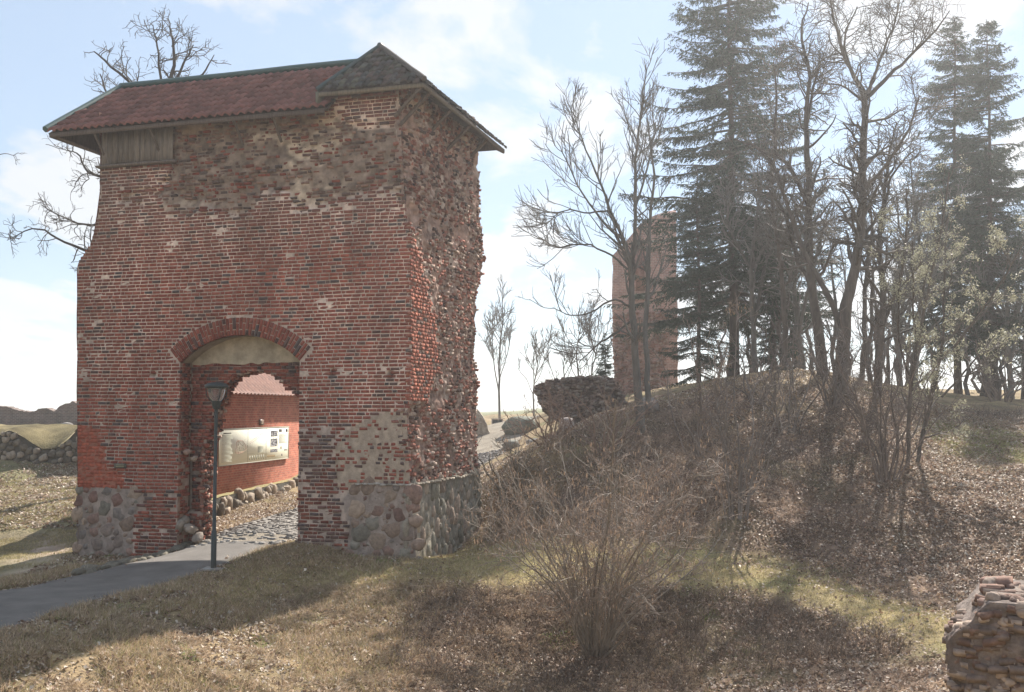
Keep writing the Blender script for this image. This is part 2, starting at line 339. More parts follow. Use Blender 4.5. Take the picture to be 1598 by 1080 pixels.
def zones(x, y, z, jr=None):
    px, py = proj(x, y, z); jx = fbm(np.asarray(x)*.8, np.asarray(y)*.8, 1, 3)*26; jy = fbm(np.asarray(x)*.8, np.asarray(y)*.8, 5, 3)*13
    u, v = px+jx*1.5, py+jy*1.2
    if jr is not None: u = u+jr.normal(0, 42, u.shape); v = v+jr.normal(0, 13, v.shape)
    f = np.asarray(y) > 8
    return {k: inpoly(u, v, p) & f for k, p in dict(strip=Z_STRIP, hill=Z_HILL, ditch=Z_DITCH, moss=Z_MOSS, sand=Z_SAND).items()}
def ax(lo, hi, step, far):
    m = np.arange(lo, hi+1e-6, step); e = []
    d = step
    p = hi
    while p < far: d *= 1.35; p += d; e.append(p)
    e2 = []; d = step; p = lo
    while p > -far: d *= 1.35; p -= d; e2.append(p)
    return np.concatenate([e2[::-1], m, e])
gx = ax(-26, 27, .2, 900); gy = np.concatenate([[-900, -400, -200, -80, -35], np.arange(-12, 14, 1.0), np.arange(14, 50, .2), np.arange(50, 80, .4), ax(80, 84, 1.0, 2500)[lambda a=None: slice(None)] if False else np.arange(80, 110, 1.5), np.array([112, 120, 135, 160, 200, 260, 340, 450, 600, 780, 1000])])
GX, GY = np.meshgrid(gx, gy, indexing='ij'); GZ = height(GX, GY)
zn = zones(GX, GY, GZ)
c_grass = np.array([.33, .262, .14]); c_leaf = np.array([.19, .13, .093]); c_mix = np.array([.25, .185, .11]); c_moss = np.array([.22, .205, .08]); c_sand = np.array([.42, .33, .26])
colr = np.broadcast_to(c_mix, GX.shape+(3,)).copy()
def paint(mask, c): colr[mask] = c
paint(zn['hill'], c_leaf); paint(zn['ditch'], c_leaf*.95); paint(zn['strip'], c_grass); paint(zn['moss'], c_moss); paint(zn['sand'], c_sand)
wn_ = (GX < -12.5) & (GY > 26) & ~zn['sand']; t_ = np.clip(fbm(GX*.9, GY*2.2, 4, 4)*1.4+.5, 0, 1)[..., None]
colr = np.where(wn_[..., None], (c_sand*.62)*t_*.7+np.array([.19, .165, .085])*(1-t_*.6), colr)
# soften the borders
for _ in range(3): colr[1:-1, 1:-1] = (colr[1:-1, 1:-1]*2+colr[2:, 1:-1]+colr[:-2, 1:-1]+colr[1:-1, 2:]+colr[1:-1, :-2])/6
fn = fbm(GX*1.4, GY*1.4, 2, 5)
gm = np.clip(fbm(GX*.6, GY*.6, 14, 4)*1.6, 0, 1)[..., None]*.5
colr = colr*(1+.5*fn[..., None]+.35*fbm(GX*4, GY*4, 22, 3)[..., None]); colr = colr*(1-gm)+np.array([.21, .22, .09])*gm*np.clip(colr.mean(-1, keepdims=True)/.2, .5, 1.2)
far_ = GY > 110
colr[far_] = (.17, .17, .09)
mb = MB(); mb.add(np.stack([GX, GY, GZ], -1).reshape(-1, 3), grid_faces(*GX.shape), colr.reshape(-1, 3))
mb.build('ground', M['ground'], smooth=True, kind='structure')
from mathutils.bvhtree import BVHTree
def hz(x, y): return float(height(np.array([x]), np.array([y]))[0])

# path: asphalt near, cobbled under the gate and beyond
def ribbon(name, t0, t1, matn, col, lift, w0=PW, nj=0.12, **tags):
    k = PC[t0:t1]; tan = np.gradient(PC, axis=0)[t0:t1]; tan /= np.linalg.norm(tan, axis=1, keepdims=True); nrm = np.stack([tan[:, 1], -tan[:, 0]], 1)
    nv = 17; s = np.linspace(-1, 1, nv); idx = np.arange(len(k))
    wid = w0+nj*vnoise(idx*.35, 0*idx, t0)[:, None]*1.5
    X = k[:, None, 0]+nrm[:, None, 0]*s[None]*wid; Y = k[:, None, 1]+nrm[:, None, 1]*s[None]*wid
    Z = tps(X, Y)+lift-.03*np.abs(s[None])**6
    c = np.broadcast_to(np.array(col), X.shape+(3,))*(1+.1*fbm(X*2, Y*2, 1, 3)[..., None])
    m_ = MB(); m_.add(np.stack([X, Y, Z], -1).reshape(-1, 3), grid_faces(*X.shape), c.reshape(-1, 3)); return m_.build(name, M[matn], smooth=True, **tags)
ribbon('path', 0, 128, 'asphalt', (.155, .142, .13), .012, kind='structure')
cp = ribbon('cobbled_path', 126, 300, 'ground', (.27, .235, .19), .004, nj=.1, kind='structure')
mb = MB(); cst = []
tan = np.gradient(PC, axis=0); tan /= np.linalg.norm(tan, axis=1, keepdims=True)
pc_len = np.concatenate([[0], np.cumsum(np.linalg.norm(np.diff(PC, axis=0), axis=1))])
s0, s1 = pc_len[124], pc_len[232]; s_ = s0
C_, S_, K_, A_ = [], [], [], []
while s_ < s1:
    w = rnd.uniform(.11, .18); i = np.searchsorted(pc_len, s_); i = min(i, 298); b = PC[i]+(PC[i+1]-PC[i])*((s_-pc_len[i])/(pc_len[i+1]-pc_len[i]+1e-9)); n_ = np.array([tan[i, 1], -tan[i, 0]]); u = -PW+rnd.uniform(0, .1)
    while u < PW:
        l_ = rnd.uniform(.12, .24); 
        if rnd.random() < .93 and not (s_ < s0+1.5 and rnd.random() < .6):
            q = b+n_*(u+l_/2)+tan[i]*rnd.uniform(-.03, .03); C_.append((q[0], q[1], 0)); S_.append((l_*.9, w*.88, .1)); A_.append((rnd.uniform(-.08, .08), rnd.uniform(-.08, .08), math.atan2(n_[1], n_[0])+rnd.uniform(-.15, .15)))
            g = rnd.uniform(.15, .30); K_.append((g, g*.93, g*.86))
        u += l_
    s_ += w
C_ = np.array(C_); C_[:, 2] = tps(C_[:, 0], C_[:, 1])-.015+rs.uniform(-.012, .012, len(C_))
boxes(mb, C_, S_, K_, .014, A_)
mb.build('cobble', M['cobble'], cp, kind='stuff')
# rough stone edging left of the asphalt
edg = empty('stone_edging', (*PC[112], hz(*PC[112])), label='low row of rough dark kerb stones along the left edge of the asphalt path', cat='kerb stones')

# ---------------------------------------------------------------- shared little meshes
def ico(sub, amp, seed, smooth=True, name='stone'):
    import bmesh
    b = bmesh.new(); bmesh.ops.create_icosphere(b, subdivisions=sub, radius=.5)
    v = np.array([w.co[:] for w in b.verts]); f = np.array([[w.index for w in g.verts] for g in b.faces]); b.free()
    n = v/np.linalg.norm(v, axis=1, keepdims=True); q = np.sign(v)*np.abs(v*2)**.7*.5
    d = 1+amp*fbm(n[:, 0]*1.3+seed*7, n[:, 1]*1.3, n[:, 2]*1.3+seed, 3)
    m_ = MB(); m_.add(q*d[:, None], f, (1, 1, 1)); me = m_.mesh(name, smooth); return me
STONES = [ico(2, .55, i) for i in range(10)]
for s in STONES: s.materials.append(M['stone'])
ROCKS = [ico(2, .7, 20+i, False) for i in range(5)]
for s in ROCKS: s.materials.append(M['stone'])
def brickmesh(i):
    m_ = MB(); v = BOXV+np.random.RandomState(i).uniform(-.035, .035, BOXV.shape); m_.add(v, BOXF, (1, 1, 1)); me = m_.mesh('brick'); me.materials.append(M['brick']); return me
BRICKS = [brickmesh(i) for i in range(10)]
def piece(name, me, loc, scale, rot, color, parent, **t):
    o = bpy.data.objects.new(name, me); COL.objects.link(o); o.parent = parent; o.location = tuple(loc); o.scale = tuple(scale); o.rotation_euler = tuple(rot); o.color = (*[float(c) for c in color[:3]], 1); tag(o, **t); return o
def scol(base=None):
    b = rnd.choice([(.22, .19, .18), (.25, .20, .17), (.17, .16, .16), (.24, .17, .15), (.21, .21, .19), (.30, .25, .21), (.17, .11, .10)]) if base is None else base
    k = rnd.uniform(.8, 1.2); return (b[0]*k*1.03, b[1]*k*.93, b[2]*k*.84)
for i in range(34):
    t = 92+i*1.15; k = PC[int(t)]; n_ = np.array([tan[int(t), 1], -tan[int(t), 0]]); q = k-n_*(PW+.12+rnd.uniform(-.08, .12)); s = rnd.uniform(.22, .42)
    piece('stone', rnd.choice(ROCKS), (q[0]-edg.location.x, q[1]-edg.location.y, hz(*q)-edg.location.z+.02), (s*1.2, s, s*.6), (0, 0, rnd.uniform(0, 6)), scol((.15, .15, .13)), edg)

# ---------------------------------------------------------------- the gate tower
T = empty('gate_tower', TC, YAW, label='tall ruined red brick gate tower with fieldstone base, arched gateway and tiled roof', cat='gate tower')
za = LF(280, 566)[1]; xa = LF(280, 600)[0]; xb = LF(467, 600)[0]; xm = (xa+xb)/2; hw = (xb-xa)/2
RISE = .80; RA = (hw*hw+RISE*RISE)/(2*RISE); ZC = za+RISE-RA; TH = .55; AMAX = math.asin(hw/RA)
def arch_z(x):  # intrados height
    return ZC+math.sqrt(max(RA*RA-(x-xm)**2, 0))
ez = LF(400, 177, -.62)[1]; TOPL = ez+.12; TOPR = LF(600, 133)[1]+.45; XSPLIT = LF(505, 150)[0]; CEE = LF(640, 131, -.55)[1]
LE = [(LF(120, y)[1], LF(x, y)[0]) for x, y in [(122, 900), (121, 765), (120, 600), (120, 415), (127, 402), (139, 388), (145, 370), (151, 335), (155, 300), (156, 250), (155, 180), (155, 120)]]
RE = [(LF(640, y)[1], LF(x, y)[0]) for x, y in [(650, 885), (640, 757), (637, 700), (634, 645), (640, 628), (641, 352), (633, 345), (631, 320), (627, 250), (622, 150), (622, 90)]]
SE = []  # rear edge of the side face
for x, y in [(757, 900), (752, 745), (749, 690), (748, 600), (743, 550), (746, 500), (752, 440), (757, 400), (752, 350), (751, 300), (748, 250), (747, 200)]:
    a, b = LS(x, y); SE.append((LS(750, y)[1], a))
def lerp(tab, z):
    tb = sorted(tab); return np.interp(z, [t[0] for t in tb], [t[1] for t in tb])
z_er = LF(400, 325)[1]       # above: eroded
def z_erode(x): return z_er+.5*vnoise(np.asarray(x)*.9, 0, 3)+.25*vnoise(np.asarray(x)*2.7, 1, 3)-(np.asarray(x) < LF(185, 300)[0])*0+.1
def eroded(x, z):
    base = z > z_erode(x)
    keep = inpoly(x, z, [LF(155, 250), LF(265, 250), LF(262, 270), LF(240, 290), LF(185, 302), LF(175, 370), LF(150, 370)])
    keep2 = inpoly(x, z, [LF(520, 140), LF(625, 140), LF(618, 185), LF(560, 190), LF(520, 168)])
    return base & ~keep & ~keep2
PATCH = [LF(525, 762), LF(523, 700), LF(540, 672), (LF(575, 652)), LF(612, 640), LF(642, 640), LF(642, 762)]
REDP = [LF(118, 662), LF(150, 668), LF(162, 700), LF(165, 728), LF(190, 740), LF(193, 762), LF(118, 762)]
PLL = [LF(100, 762), LF(196, 762), LF(222, 768), LF(212, 800), LF(206, 830), LF(205, 900), LF(100, 900)]
PLR = [LF(552, 757), LF(535, 780), LF(545, 820), LF(532, 900), LF(660, 900), LF(660, 757)]
PIER = [LF(468, 672), LF(505, 664), LF(524, 690), LF(524, 762), LF(545, 780), LF(530, 900), LF(468, 900)]
LOWB = [LF(205, 762), LF(300, 762), LF(300, 900), LF(200, 900)]
def fdepth(x, z):
    """front face relief: + = recessed"""
    e = eroded(x, z); d = .018+.004*vnoise(x*1.3, z*1.3)+.004*fbm(x*.4, z*.4, 9, 2)-.016*np.clip(fbm(x*1.1, z*1.5, 19, 4)*4-1.6, 0, 1)
    d = d+np.where(e, .065+.11*fbm(x*1.1, z*1.3, 2, 4)+.06*fbm(x*4, z*5, 12, 2), 0)
    for hx, hy in ((237, 584), (608, 584), (518, 581)):
        a, b = LF(hx, hy); d = d+.4*np.exp(-((x-a)**2+(z-b)**2)/.07**2)
    d = d-np.where(inpoly(x, z, PIER), .05, 0)+np.where(inpoly(x, z, PATCH), -.005+.01*fbm(x*3, z*3, 1, 2), 0)
    return d
c_mort = np.array([.62, .49, .41])
def fcol(x, z):
    """mortar colour: pale pointing, greyer high up, red in the rebuilt patches"""
    n = fbm(x*.7, z*.7, 6, 4)[..., None]; n2 = fbm(x*2.2, z*2.6, 16, 4)[..., None]
    c = c_mort*(1+.5*n+.12*n2+.3*fbm(x*2.2, z*.22, 23, 3)[..., None])
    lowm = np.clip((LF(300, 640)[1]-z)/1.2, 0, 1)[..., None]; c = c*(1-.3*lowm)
    e = eroded(x, z)[..., None]; c0 = c; es = np.clip((z-z_erode(x))/.55+.4+.5*fbm(x*5, z*5, 61, 3), 0, 1)[..., None]*eroded(x, z+.25)[..., None]; n3 = fbm(x*6, z*8, 26, 3)[..., None]; c = np.broadcast_to(np.array([.25, .19, .15])*(1+.55*n2+.5*n3), c.shape)
    pale = np.clip(fbm(x*.8, z*1.6, 31, 4)*3.6+fbm(x*4, z*6, 35, 3)*1.2-.6, 0, 1)[..., None]
    c = c*(1-pale)+np.array([.56, .45, .34])*pale; c = c0*(1-es)+c*es
    c = np.where(inpoly(x, z, REDP)[..., None], np.array([.36, .15, .105]), c)
    c = np.where(inpoly(x, z, PATCH)[..., None], np.array([.40, .32, .25])*(1+.12*n2), c)
    c = np.where(inpoly(x, z, PLL)[..., None] | inpoly(x, z, PLR)[..., None], np.array([.33, .27, .235])*(1+.25*n2), c)
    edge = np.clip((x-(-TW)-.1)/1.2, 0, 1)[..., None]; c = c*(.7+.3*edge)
    return c
ZB = -1.3
core = MB()
def fpatch(xl, xr, zl, zt, nx, nz):
    u = np.linspace(0, 1, nx)[:, None]; w = np.linspace(0, 1, nz)[None]
    # xl/xr callables of z ; zl/zt callables of x (approximated at the straight mapping)
    Z0 = zl+(zt-zl)*w; X = xl(Z0)+(xr(Z0)-xl(Z0))*u; Z = np.minimum(np.broadcast_to(Z0, X.shape), np.where(X < XSPLIT, ez+.2, CEE+.45))
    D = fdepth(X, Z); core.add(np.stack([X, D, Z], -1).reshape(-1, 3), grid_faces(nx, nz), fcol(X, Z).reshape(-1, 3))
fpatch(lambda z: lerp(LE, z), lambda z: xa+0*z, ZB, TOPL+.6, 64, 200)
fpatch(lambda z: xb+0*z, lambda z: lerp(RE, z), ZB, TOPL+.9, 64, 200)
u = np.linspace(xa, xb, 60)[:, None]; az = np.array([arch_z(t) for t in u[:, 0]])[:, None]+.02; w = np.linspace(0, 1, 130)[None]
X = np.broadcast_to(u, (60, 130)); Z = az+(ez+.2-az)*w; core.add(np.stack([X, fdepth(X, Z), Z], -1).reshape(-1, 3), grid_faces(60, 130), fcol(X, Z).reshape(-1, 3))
# side face
CLEAN = [(LS(700, 300, 0)[1], 0)]
cl = [(640, 352, 0), (651, 380, 0), (664, 430, 0), (676, 490, 0), (686, 550, 0), (682, 590, 0), (668, 622, 0), (642, 640, 0)]
CLP = [LS(640, 350), LS(652, 380), LS(664, 430), LS(674, 480), LS(684, 540), LS(686, 580), LS(676, 605), LS(668, 628), LS(639, 636)]
zpl = LS(645, 757)[1]
def sdepth(y, z):
    cln = inpoly(y, z, CLP); plin = z < zpl
    n = fbm(y*.7, z*.5, 40, 3); d = .11+.12*n+.06*fbm(y*2.6, z*3, 41, 2)+.07*fbm(y*7, z*8, 43, 3)
    d = d+.18*np.exp(-((y-3.4)/1.3)**2)*np.clip((z-6)/4, 0, 1)
    d = np.where(cln, .016+.008*n, d); d = np.where(plin, .05+.05*n, d)
    return d
def scolr(y, z):
    n2 = fbm(y*2, z*2, 50, 4)[..., None]; n3 = fbm(y*7, z*9, 57, 3)[..., None]; c = np.array([.33, .22, .175])*(1+.4*n2+.6*n3)
    pale = np.clip(fbm(y*1.6, z*1.2, 52, 4)*3.5+n3[..., 0]*1.5-.7, 0, 1)[..., None]; c = c*(1-pale)+np.array([.52, .42, .35])*pale
    c = np.where((z < zpl)[..., None], np.array([.27, .24, .2])*(1+.3*n2), c); return c
NS = 320; Zs = np.linspace(ZB, TOPR+.1, NS)[None]; nz = NS; us = np.linspace(0, 1, 150)[:, None]
Y = us*lerp(SE, Zs); Zg = np.broadcast_to(Zs, Y.shape); xr_ = lerp(RE, Zs)
Xg = xr_*(1-us)**6-sdepth(Y, Zg)
core.add(np.stack([Xg, Y, Zg], -1).reshape(-1, 3), grid_faces(150, NS)[:, ::-1], scolr(Y, Zg).reshape(-1, 3))
# corner closing strip between front and side sheets
fx = lerp(RE, Zs[0]); fd = fdepth(fx, Zs[0]); a = np.stack([fx, fd, Zs[0]], -1); b = np.stack([Xg[0], Y[0]+.02, Zs[0]], -1)
core.add(np.concatenate([a, b]), grid_faces(2, nz)[:, ::-1], (.3, .22, .18))
# left side, rear (ruined wide opening), inner faces
def sheet(m_, P00, P10, P11, P01, n=14, mm=30, amp=.06, col=(.3, .2, .16)):
    P00, P10, P11, P01 = map(np.array, (P00, P10, P11, P01)); u = np.linspace(0, 1, n)[:, None, None]; v = np.linspace(0, 1, mm)[None, :, None]
    Q = (P00*(1-u)+P10*u)*(1-v)+(P01*(1-u)+P11*u)*v; nn = np.cross(P10-P00, P01-P00).astype(float); nn /= np.linalg.norm(nn)
    d = amp*fbm(Q[..., 0]*1.3, Q[..., 1]*1.3, Q[..., 2]*1.3, 3)*np.minimum(1, 8*u[..., 0]*(1-u[..., 0])+.0)*1
    Q = Q+nn*d[..., None]; m_.add(Q.reshape(-1, 3), grid_faces(n, mm), np.array(col)*(1+.3*fbm(Q[..., 0]*2, Q[..., 1]*2, Q[..., 2]*2, 3)[..., None]).reshape(-1, 1))
Zl = np.linspace(ZB, TOPL+.6, 60); le = lerp(LE, Zl)
uu = np.linspace(0, 1, 12)[:, None]; X = np.broadcast_to(le[None], (12, 60))+.04*fbm(uu*5, Zl[None]*1.5, 3, 3); Y = uu*TD+.0*X; Zq = np.broadcast_to(Zl[None], X.shape)
core.add(np.stack([X, Y, Zq], -1).reshape(-1, 3), grid_faces(12, 60), np.array([.24, .13, .1]))
wt = 1.25
rl, rr_, rt = -TW+.55, -1.45, 8.6      # rear opening
for (x0, x1, z0, z1) in ((-TW, rl, ZB, TOPL), (rr_, -.3, ZB, TOPL), (rl, rr_, rt, TOPL)):
    sheet(core, (x1, TD-.05, z0), (x0, TD-.05, z0), (x0, TD-.05, z1), (x1, TD-.05, z1))
    sheet(core, (x0, TD-wt, z0), (x1, TD-wt, z0), (x1, TD-wt, z1), (x0, TD-wt, z1))
sheet(core, (rl, TD-.05, ZB), (rl, TD-wt, ZB), (rl, TD-wt, rt), (rl, TD-.05, rt)); sheet(core, (rr_, TD-wt, ZB), (rr_, TD-.05, ZB), (rr_, TD-.05, rt), (rr_, TD-wt, rt))
sheet(core, (rl, TD-.05, rt), (rl, TD-wt, rt), (rr_, TD-wt, rt), (rr_, TD-.05, rt))
sheet(core, (-1.35, 1.3, ZB), (-1.35, TD-wt, ZB), (-1.35, TD-wt, TOPL), (-1.35, 1.3, TOPL)); sheet(core, (-TW+.6, TD-wt, ZB), (-TW+.6, 1.3, ZB), (-TW+.6, 1.3, TOPL), (-TW+.6, TD-wt, TOPL))
wall = core.build('wall', M['mortar'], T)

# niche: jambs and soffit
ND = .62; IW = .62
mb = MB()
zn_ = np.linspace(ZB, za, 50); yn = np.linspace(.02, ND, 8)
Yj, Zj = np.meshgrid(yn, zn_, indexing='ij'); Xj = xa-.012+.02*vnoise(Yj*4, Zj*3, 2)
mb.add(np.stack([Xj, Yj, Zj], -1).reshape(-1, 3), grid_faces(8, 50)[:, ::-1], (.34, .24, .19)); mb.build('niche_side', M['mortar'], T); mb = MB()
Yj2, Zj2 = np.meshgrid(np.linspace(.02, ND+IW, 10), zn_, indexing='ij')
mb.add(np.stack([xb+.012+0*Yj2, Yj2, Zj2], -1).reshape(-1, 3), grid_faces(10, 50), (.3, .2, .16))
mb.build('niche_side', M['mortar'], T)
mb = MB(); th = np.linspace(-AMAX, AMAX, 40); Tj, Yj = np.meshgrid(th, np.linspace(.15, ND, 8), indexing='ij'); rr = RA+.015*vnoise(Tj*6, Yj*4)
mb.add(np.stack([xm+rr*np.sin(Tj), Yj, ZC+rr*np.cos(Tj)], -1).reshape(-1, 3), grid_faces(40, 8), np.array([.30, .25, .19])); mb.build('soffit', M['plaster'], T, smooth=True)
# inner wall with the broken doorway
OPEN = [LF(x, y, ND) for x, y in [(312, 920), (308, 850), (316, 800), (311, 770), (318, 742), (313, 715), (321, 690), (328, 665), (334, 640), (340, 622), (349, 603), (364, 587), (386, 579), (410, 579), (428, 584), (444, 596), (458, 610), (470, 618), (486, 628), (490, 920)]]
def insd(x, z): return inpoly(x, z, OPEN)
nx, nzz = 96, 150; X, Z = np.meshgrid(np.linspace(xa-.1, xb+.1, nx), np.linspace(ZB, arch_z(xm)+.05, nzz), indexing='ij')
fc = grid_faces(nx, nzz); cxx = X.ravel()[fc].mean(1); czz = Z.ravel()[fc].mean(1); keep = ~insd(cxx, czz)
inn = MB(); colw = np.array([.36, .27, .22])*(1+.25*fbm(X*2, Z*2, 4, 3)[..., None])
BRK = [LF(270, 735, ND), LF(318, 700, ND), LF(322, 800, ND), LF(275, 800, ND)]
inn.add(np.stack([X, ND+.022+.006*fbm(X*2, Z*2, 2, 3)+.16*inpoly(X, Z, BRK), Z], -1).reshape(-1, 3), fc[keep], colw.reshape(-1, 3))
X2, Z2 = np.meshgrid(np.linspace(-TW+.6, -1.35, 160), np.linspace(ZB, TOPL, 130), indexing='ij'); fc2 = grid_faces(160, 130); k2 = ~(insd(X2.ravel()[fc2].mean(1), Z2.ravel()[fc2].mean(1)) | insd(X2.ravel()[fc2].mean(1)+.1, Z2.ravel()[fc2].mean(1)))
inn.add(np.stack([X2, ND+IW+0*X2, Z2], -1).reshape(-1, 3), fc2[k2][:, ::-1], (.3, .18, .14))
opn = np.array(OPEN); seg = []
for i in range(len(opn)-1):
    m_ = max(2, int(np.linalg.norm(opn[i+1]-opn[i])/.12)); 
    for j in range(m_): seg.append(opn[i]+(opn[i+1]-opn[i])*j/m_)
seg.append(opn[-1]); seg = np.array(seg); ys = np.linspace(ND+.02, ND+IW, 6)
S0 = np.repeat(seg[:, None], 6, 1); jj = .04*fbm(S0[..., 0]*5+3, ys[None]*5, S0[..., 1]*5, 3)
inn.add(np.stack([S0[..., 0]-.03+jj, np.broadcast_to(ys, S0.shape[:2]), S0[..., 1]+.03+jj], -1).reshape(-1, 3), grid_faces(len(seg), 6), (.34, .2, .16))
inn.build('inner_wall', M['mortar'], T)
# plastered tympanum
mb = MB(); X, Z = np.meshgrid(np.linspace(xa+.02, xb-.02, 50), np.linspace(0, 1, 14), indexing='ij')
zt = np.array([arch_z(t) for t in X[:, 0]])[:, None]; zb_ = za-.02+.05*vnoise(X*4, 0*X, 5); Zt = zb_+(zt-zb_)*Z
mb.add(np.stack([X, ND-.02+.012*fbm(X*3, Zt*3, 2, 3), Zt], -1).reshape(-1, 3), grid_faces(50, 14), np.array([.44, .37, .27])*(1+.15*fbm(X*2, Zt*2, 9, 3)[..., None]).reshape(-1, 1)); mb.build('plaster', M['plaster'], T, smooth=True)

# ---- bricks of the front face
reds = np.array([(.285, .085, .058), (.25, .074, .052), (.31, .10, .068), (.225, .068, .05), (.27, .092, .064)])
darks = np.array([(.12, .07, .062), (.14, .075, .064), (.095, .07, .068)])
greys = np.array([(.21, .125, .095), (.16, .10, .08), (.27, .165, .125), (.11, .08, .07)])
def bcol(kind='n'):
    if kind == 'e': b = greys[rnd.randrange(4)] if rnd.random() < .72 else reds[rnd.randrange(5)]*.85
    elif kind == 'r': b = np.array([.34, .095, .06])
    elif kind == 'd': b = darks[rnd.randrange(3)]*1.15 if rnd.random() < .5 else reds[rnd.randrange(5)]*.7
    elif kind == 's':
        r = rnd.random(); b = np.array([.34, .15, .11]) if r < .42 else (np.array([.46, .35, .285]) if r < .68 else (greys[rnd.randrange(4)] if r < .9 else darks[0]))
    else: b = darks[rnd.randrange(3)] if rnd.random() < .12 else reds[rnd.randrange(5)]
    return b*rnd.uniform(.84, 1.16)
CH = .1075; PATT = (.262, .262, .122)
bl = []   # (x0,x1,z,kind,near)
zrow = ZB; ri = 0
while zrow < TOPR:
    drift = .035*math.sin(ri*.21)
    x = -TW-.35-rnd.uniform(0, .3) if ri % 2 else -TW-.2-rnd.uniform(0, .12); pi = (ri*2) % 3
    while x < .02:
        w = PATT[pi % 3]*rnd.uniform(.93, 1.06); pi += 1
        if rnd.random() < .04: pi += 1
        bl.append((x, x+w, zrow)); x += w+.026
    zrow += CH; ri += 1
dx, dxr = xa, xb
C_, S_, K_, A_ = [], [], [], []; cand = []
hole = [LF(237, 584), LF(608, 584), LF(518, 581)]
arr = np.array(bl); xc = (arr[:, 0]+arr[:, 1])/2; zc = arr[:, 2]+CH/2
er = eroded(xc, zc+rs.normal(0, .16, len(xc))+.12*vnoise(xc*3, zc*3, 7)); inP = inpoly(xc, zc, PATCH); inR = inpoly(xc, zc, REDP); inL = inpoly(xc, zc, PLL) | inpoly(xc, zc, PLR); inPi = inpoly(xc, zc, PIER); inLo = inpoly(xc, zc, LOWB)
le_ = lerp(LE, zc); re_ = lerp(RE, zc); fdd = fdepth(xc, zc)
for i in range(len(arr)):
    x0, x1 = arr[i, 0], arr[i, 1]; z = zc[i]
    lj = .03*(rnd.random()-.5)
    x0 = max(x0, le_[i]+(lj if z > LF(120, 415)[1] else lj*.3)); x1 = min(x1, re_[i]+lj*.3)
    if x1-x0 < .05 or z > (TOPL-.05 if (x0+x1)/2 < XSPLIT else TOPR-.05): continue
    # arch ring and opening
    if z < za:
        aa = xa if z > LF(280, 735)[1] else (LF(269, 760)[0] if z > LF(280, 800)[1] else LF(300, 820)[0])
        aa = xa+(rnd.uniform(-.04, .06) if z < LF(280, 690)[1] else 0)
        bb = xb+(rnd.uniform(-.02, .05) if z < LF(280, 680)[1] else 0)
        if x0 < aa and x1 > bb: continue
        if x0 < aa < x1: x1 = aa
        elif x0 < bb < x1: x0 = bb
        elif aa <= x0 and x1 <= bb: continue
    if abs(x0-xm) < 3 or abs(x1-xm) < 3:
        def inring(xx): return math.hypot(xx-xm, z-ZC) < RA+TH+.02 and abs(math.atan2(xx-xm, z-ZC)) < AMAX+.02
        r0, r1 = inring(x0), inring(x1)
        if r0 and r1: continue
        if r0 or r1:
            lo, hi = x0, x1
            for _ in range(12):
                md = (lo+hi)/2
                if inring(md) == r0: lo = md
                else: hi = md
            if r0: x0 = hi+.01
            else: x1 = lo-.01
    if x1-x0 < .045: continue
    if inL[i]: continue
    c = (x0+x1)/2
    if any(abs(c-h[0]) < .09 and abs(z-h[1]) < .06 for h in hole): continue
    w = x1-x0; h = CH-.031; d = .13; rot = (0, rnd.gauss(0, .006), 0); dep = 0; kd = 'n'
    if er[i]:
        if rnd.random() < .13: continue
        kd = 'e'; dep = fdd[i]+rnd.gauss(-.02, .03); rot = (rnd.gauss(0, .06), rnd.gauss(0, .05), rnd.gauss(0, .08)); w *= rnd.uniform(.7, 1); h *= rnd.uniform(.7, 1)
        if vnoise(c*1.1, z*2.1, 77) > .45 and rnd.random() < .55: continue
    elif inP[i]:
        if rnd.random() < .52 - .35*(c > LF(600, 700)[0])*(z < LF(600, 690)[1]): continue
        if w > .2: w *= rnd.choice((.5, .5, .9))
        kd = 'n' if rnd.random() < .75 else 'd'; dep = .006
    elif inR[i]: kd = 'r'; h = CH-.009; w += .01; dep = .012
    elif inPi[i]: kd = 'd'; dep = -.045+rnd.gauss(0, .012); rot = (0, rnd.gauss(0, .02), rnd.gauss(0, .02)); 
    elif inLo[i]:
        if rnd.random() < .1: continue
        kd = 'n' if rnd.random() < .7 else 'd'; dep = rnd.gauss(-.008, .012); rot = (0, rnd.gauss(0, .02), rnd.gauss(0, .03))
    else: dep = rnd.gauss(.007, .004)+max(0, fdd[i]-.045)*.8
    K = bcol(kd)
    if kd == 'n':
        st = float(fbm(c*.5, z*.5, 21, 3)); st2 = float(fbm(c*2.2, z*.22, 23, 3)); K = K*(1+.22*st+.3*st2)
        if c < -TW+1.3 and z > LF(120, 620)[1]: K = K*.8+np.array([.015, .012, .01])
        if z > z_er-1.6: 
            g = min(1, max(0, (z-z_er+1.6)/2))*.45; K = K*(1-g)+np.array([.16, .115, .095])*g
    t = ((c, dep+d/2, z+.02*float(vnoise(c*.55, z*.2, 5))), (w, d, h), K, rot); cand.append((c, z, w, t, kd))
# the 300 that show largest (right-hand lower part, nearest the camera) are single bricks
cand.sort(key=lambda q: -10.0*bool(q[2] > .2)-(q[0]*.3)+abs(q[1]-4.5)*.25-3.0*(q[4] in 'nd'))
for q in cand[:300]:
    t = q[3]; piece('brick', rnd.choice(BRICKS), t[0], t[1], t[3], t[2], T)
for q in cand[300:]:
    t = q[3]; C_.append(t[0]); S_.append(t[1]); K_.append(t[2]); A_.append(t[3])
# thin facing bricks of the red repair: fill with a second pass of same rows is not needed
mb = MB(); boxes(mb, C_, S_, K_, .006, A_); mb.build('brickwork', M['brick'], T, kind='stuff')
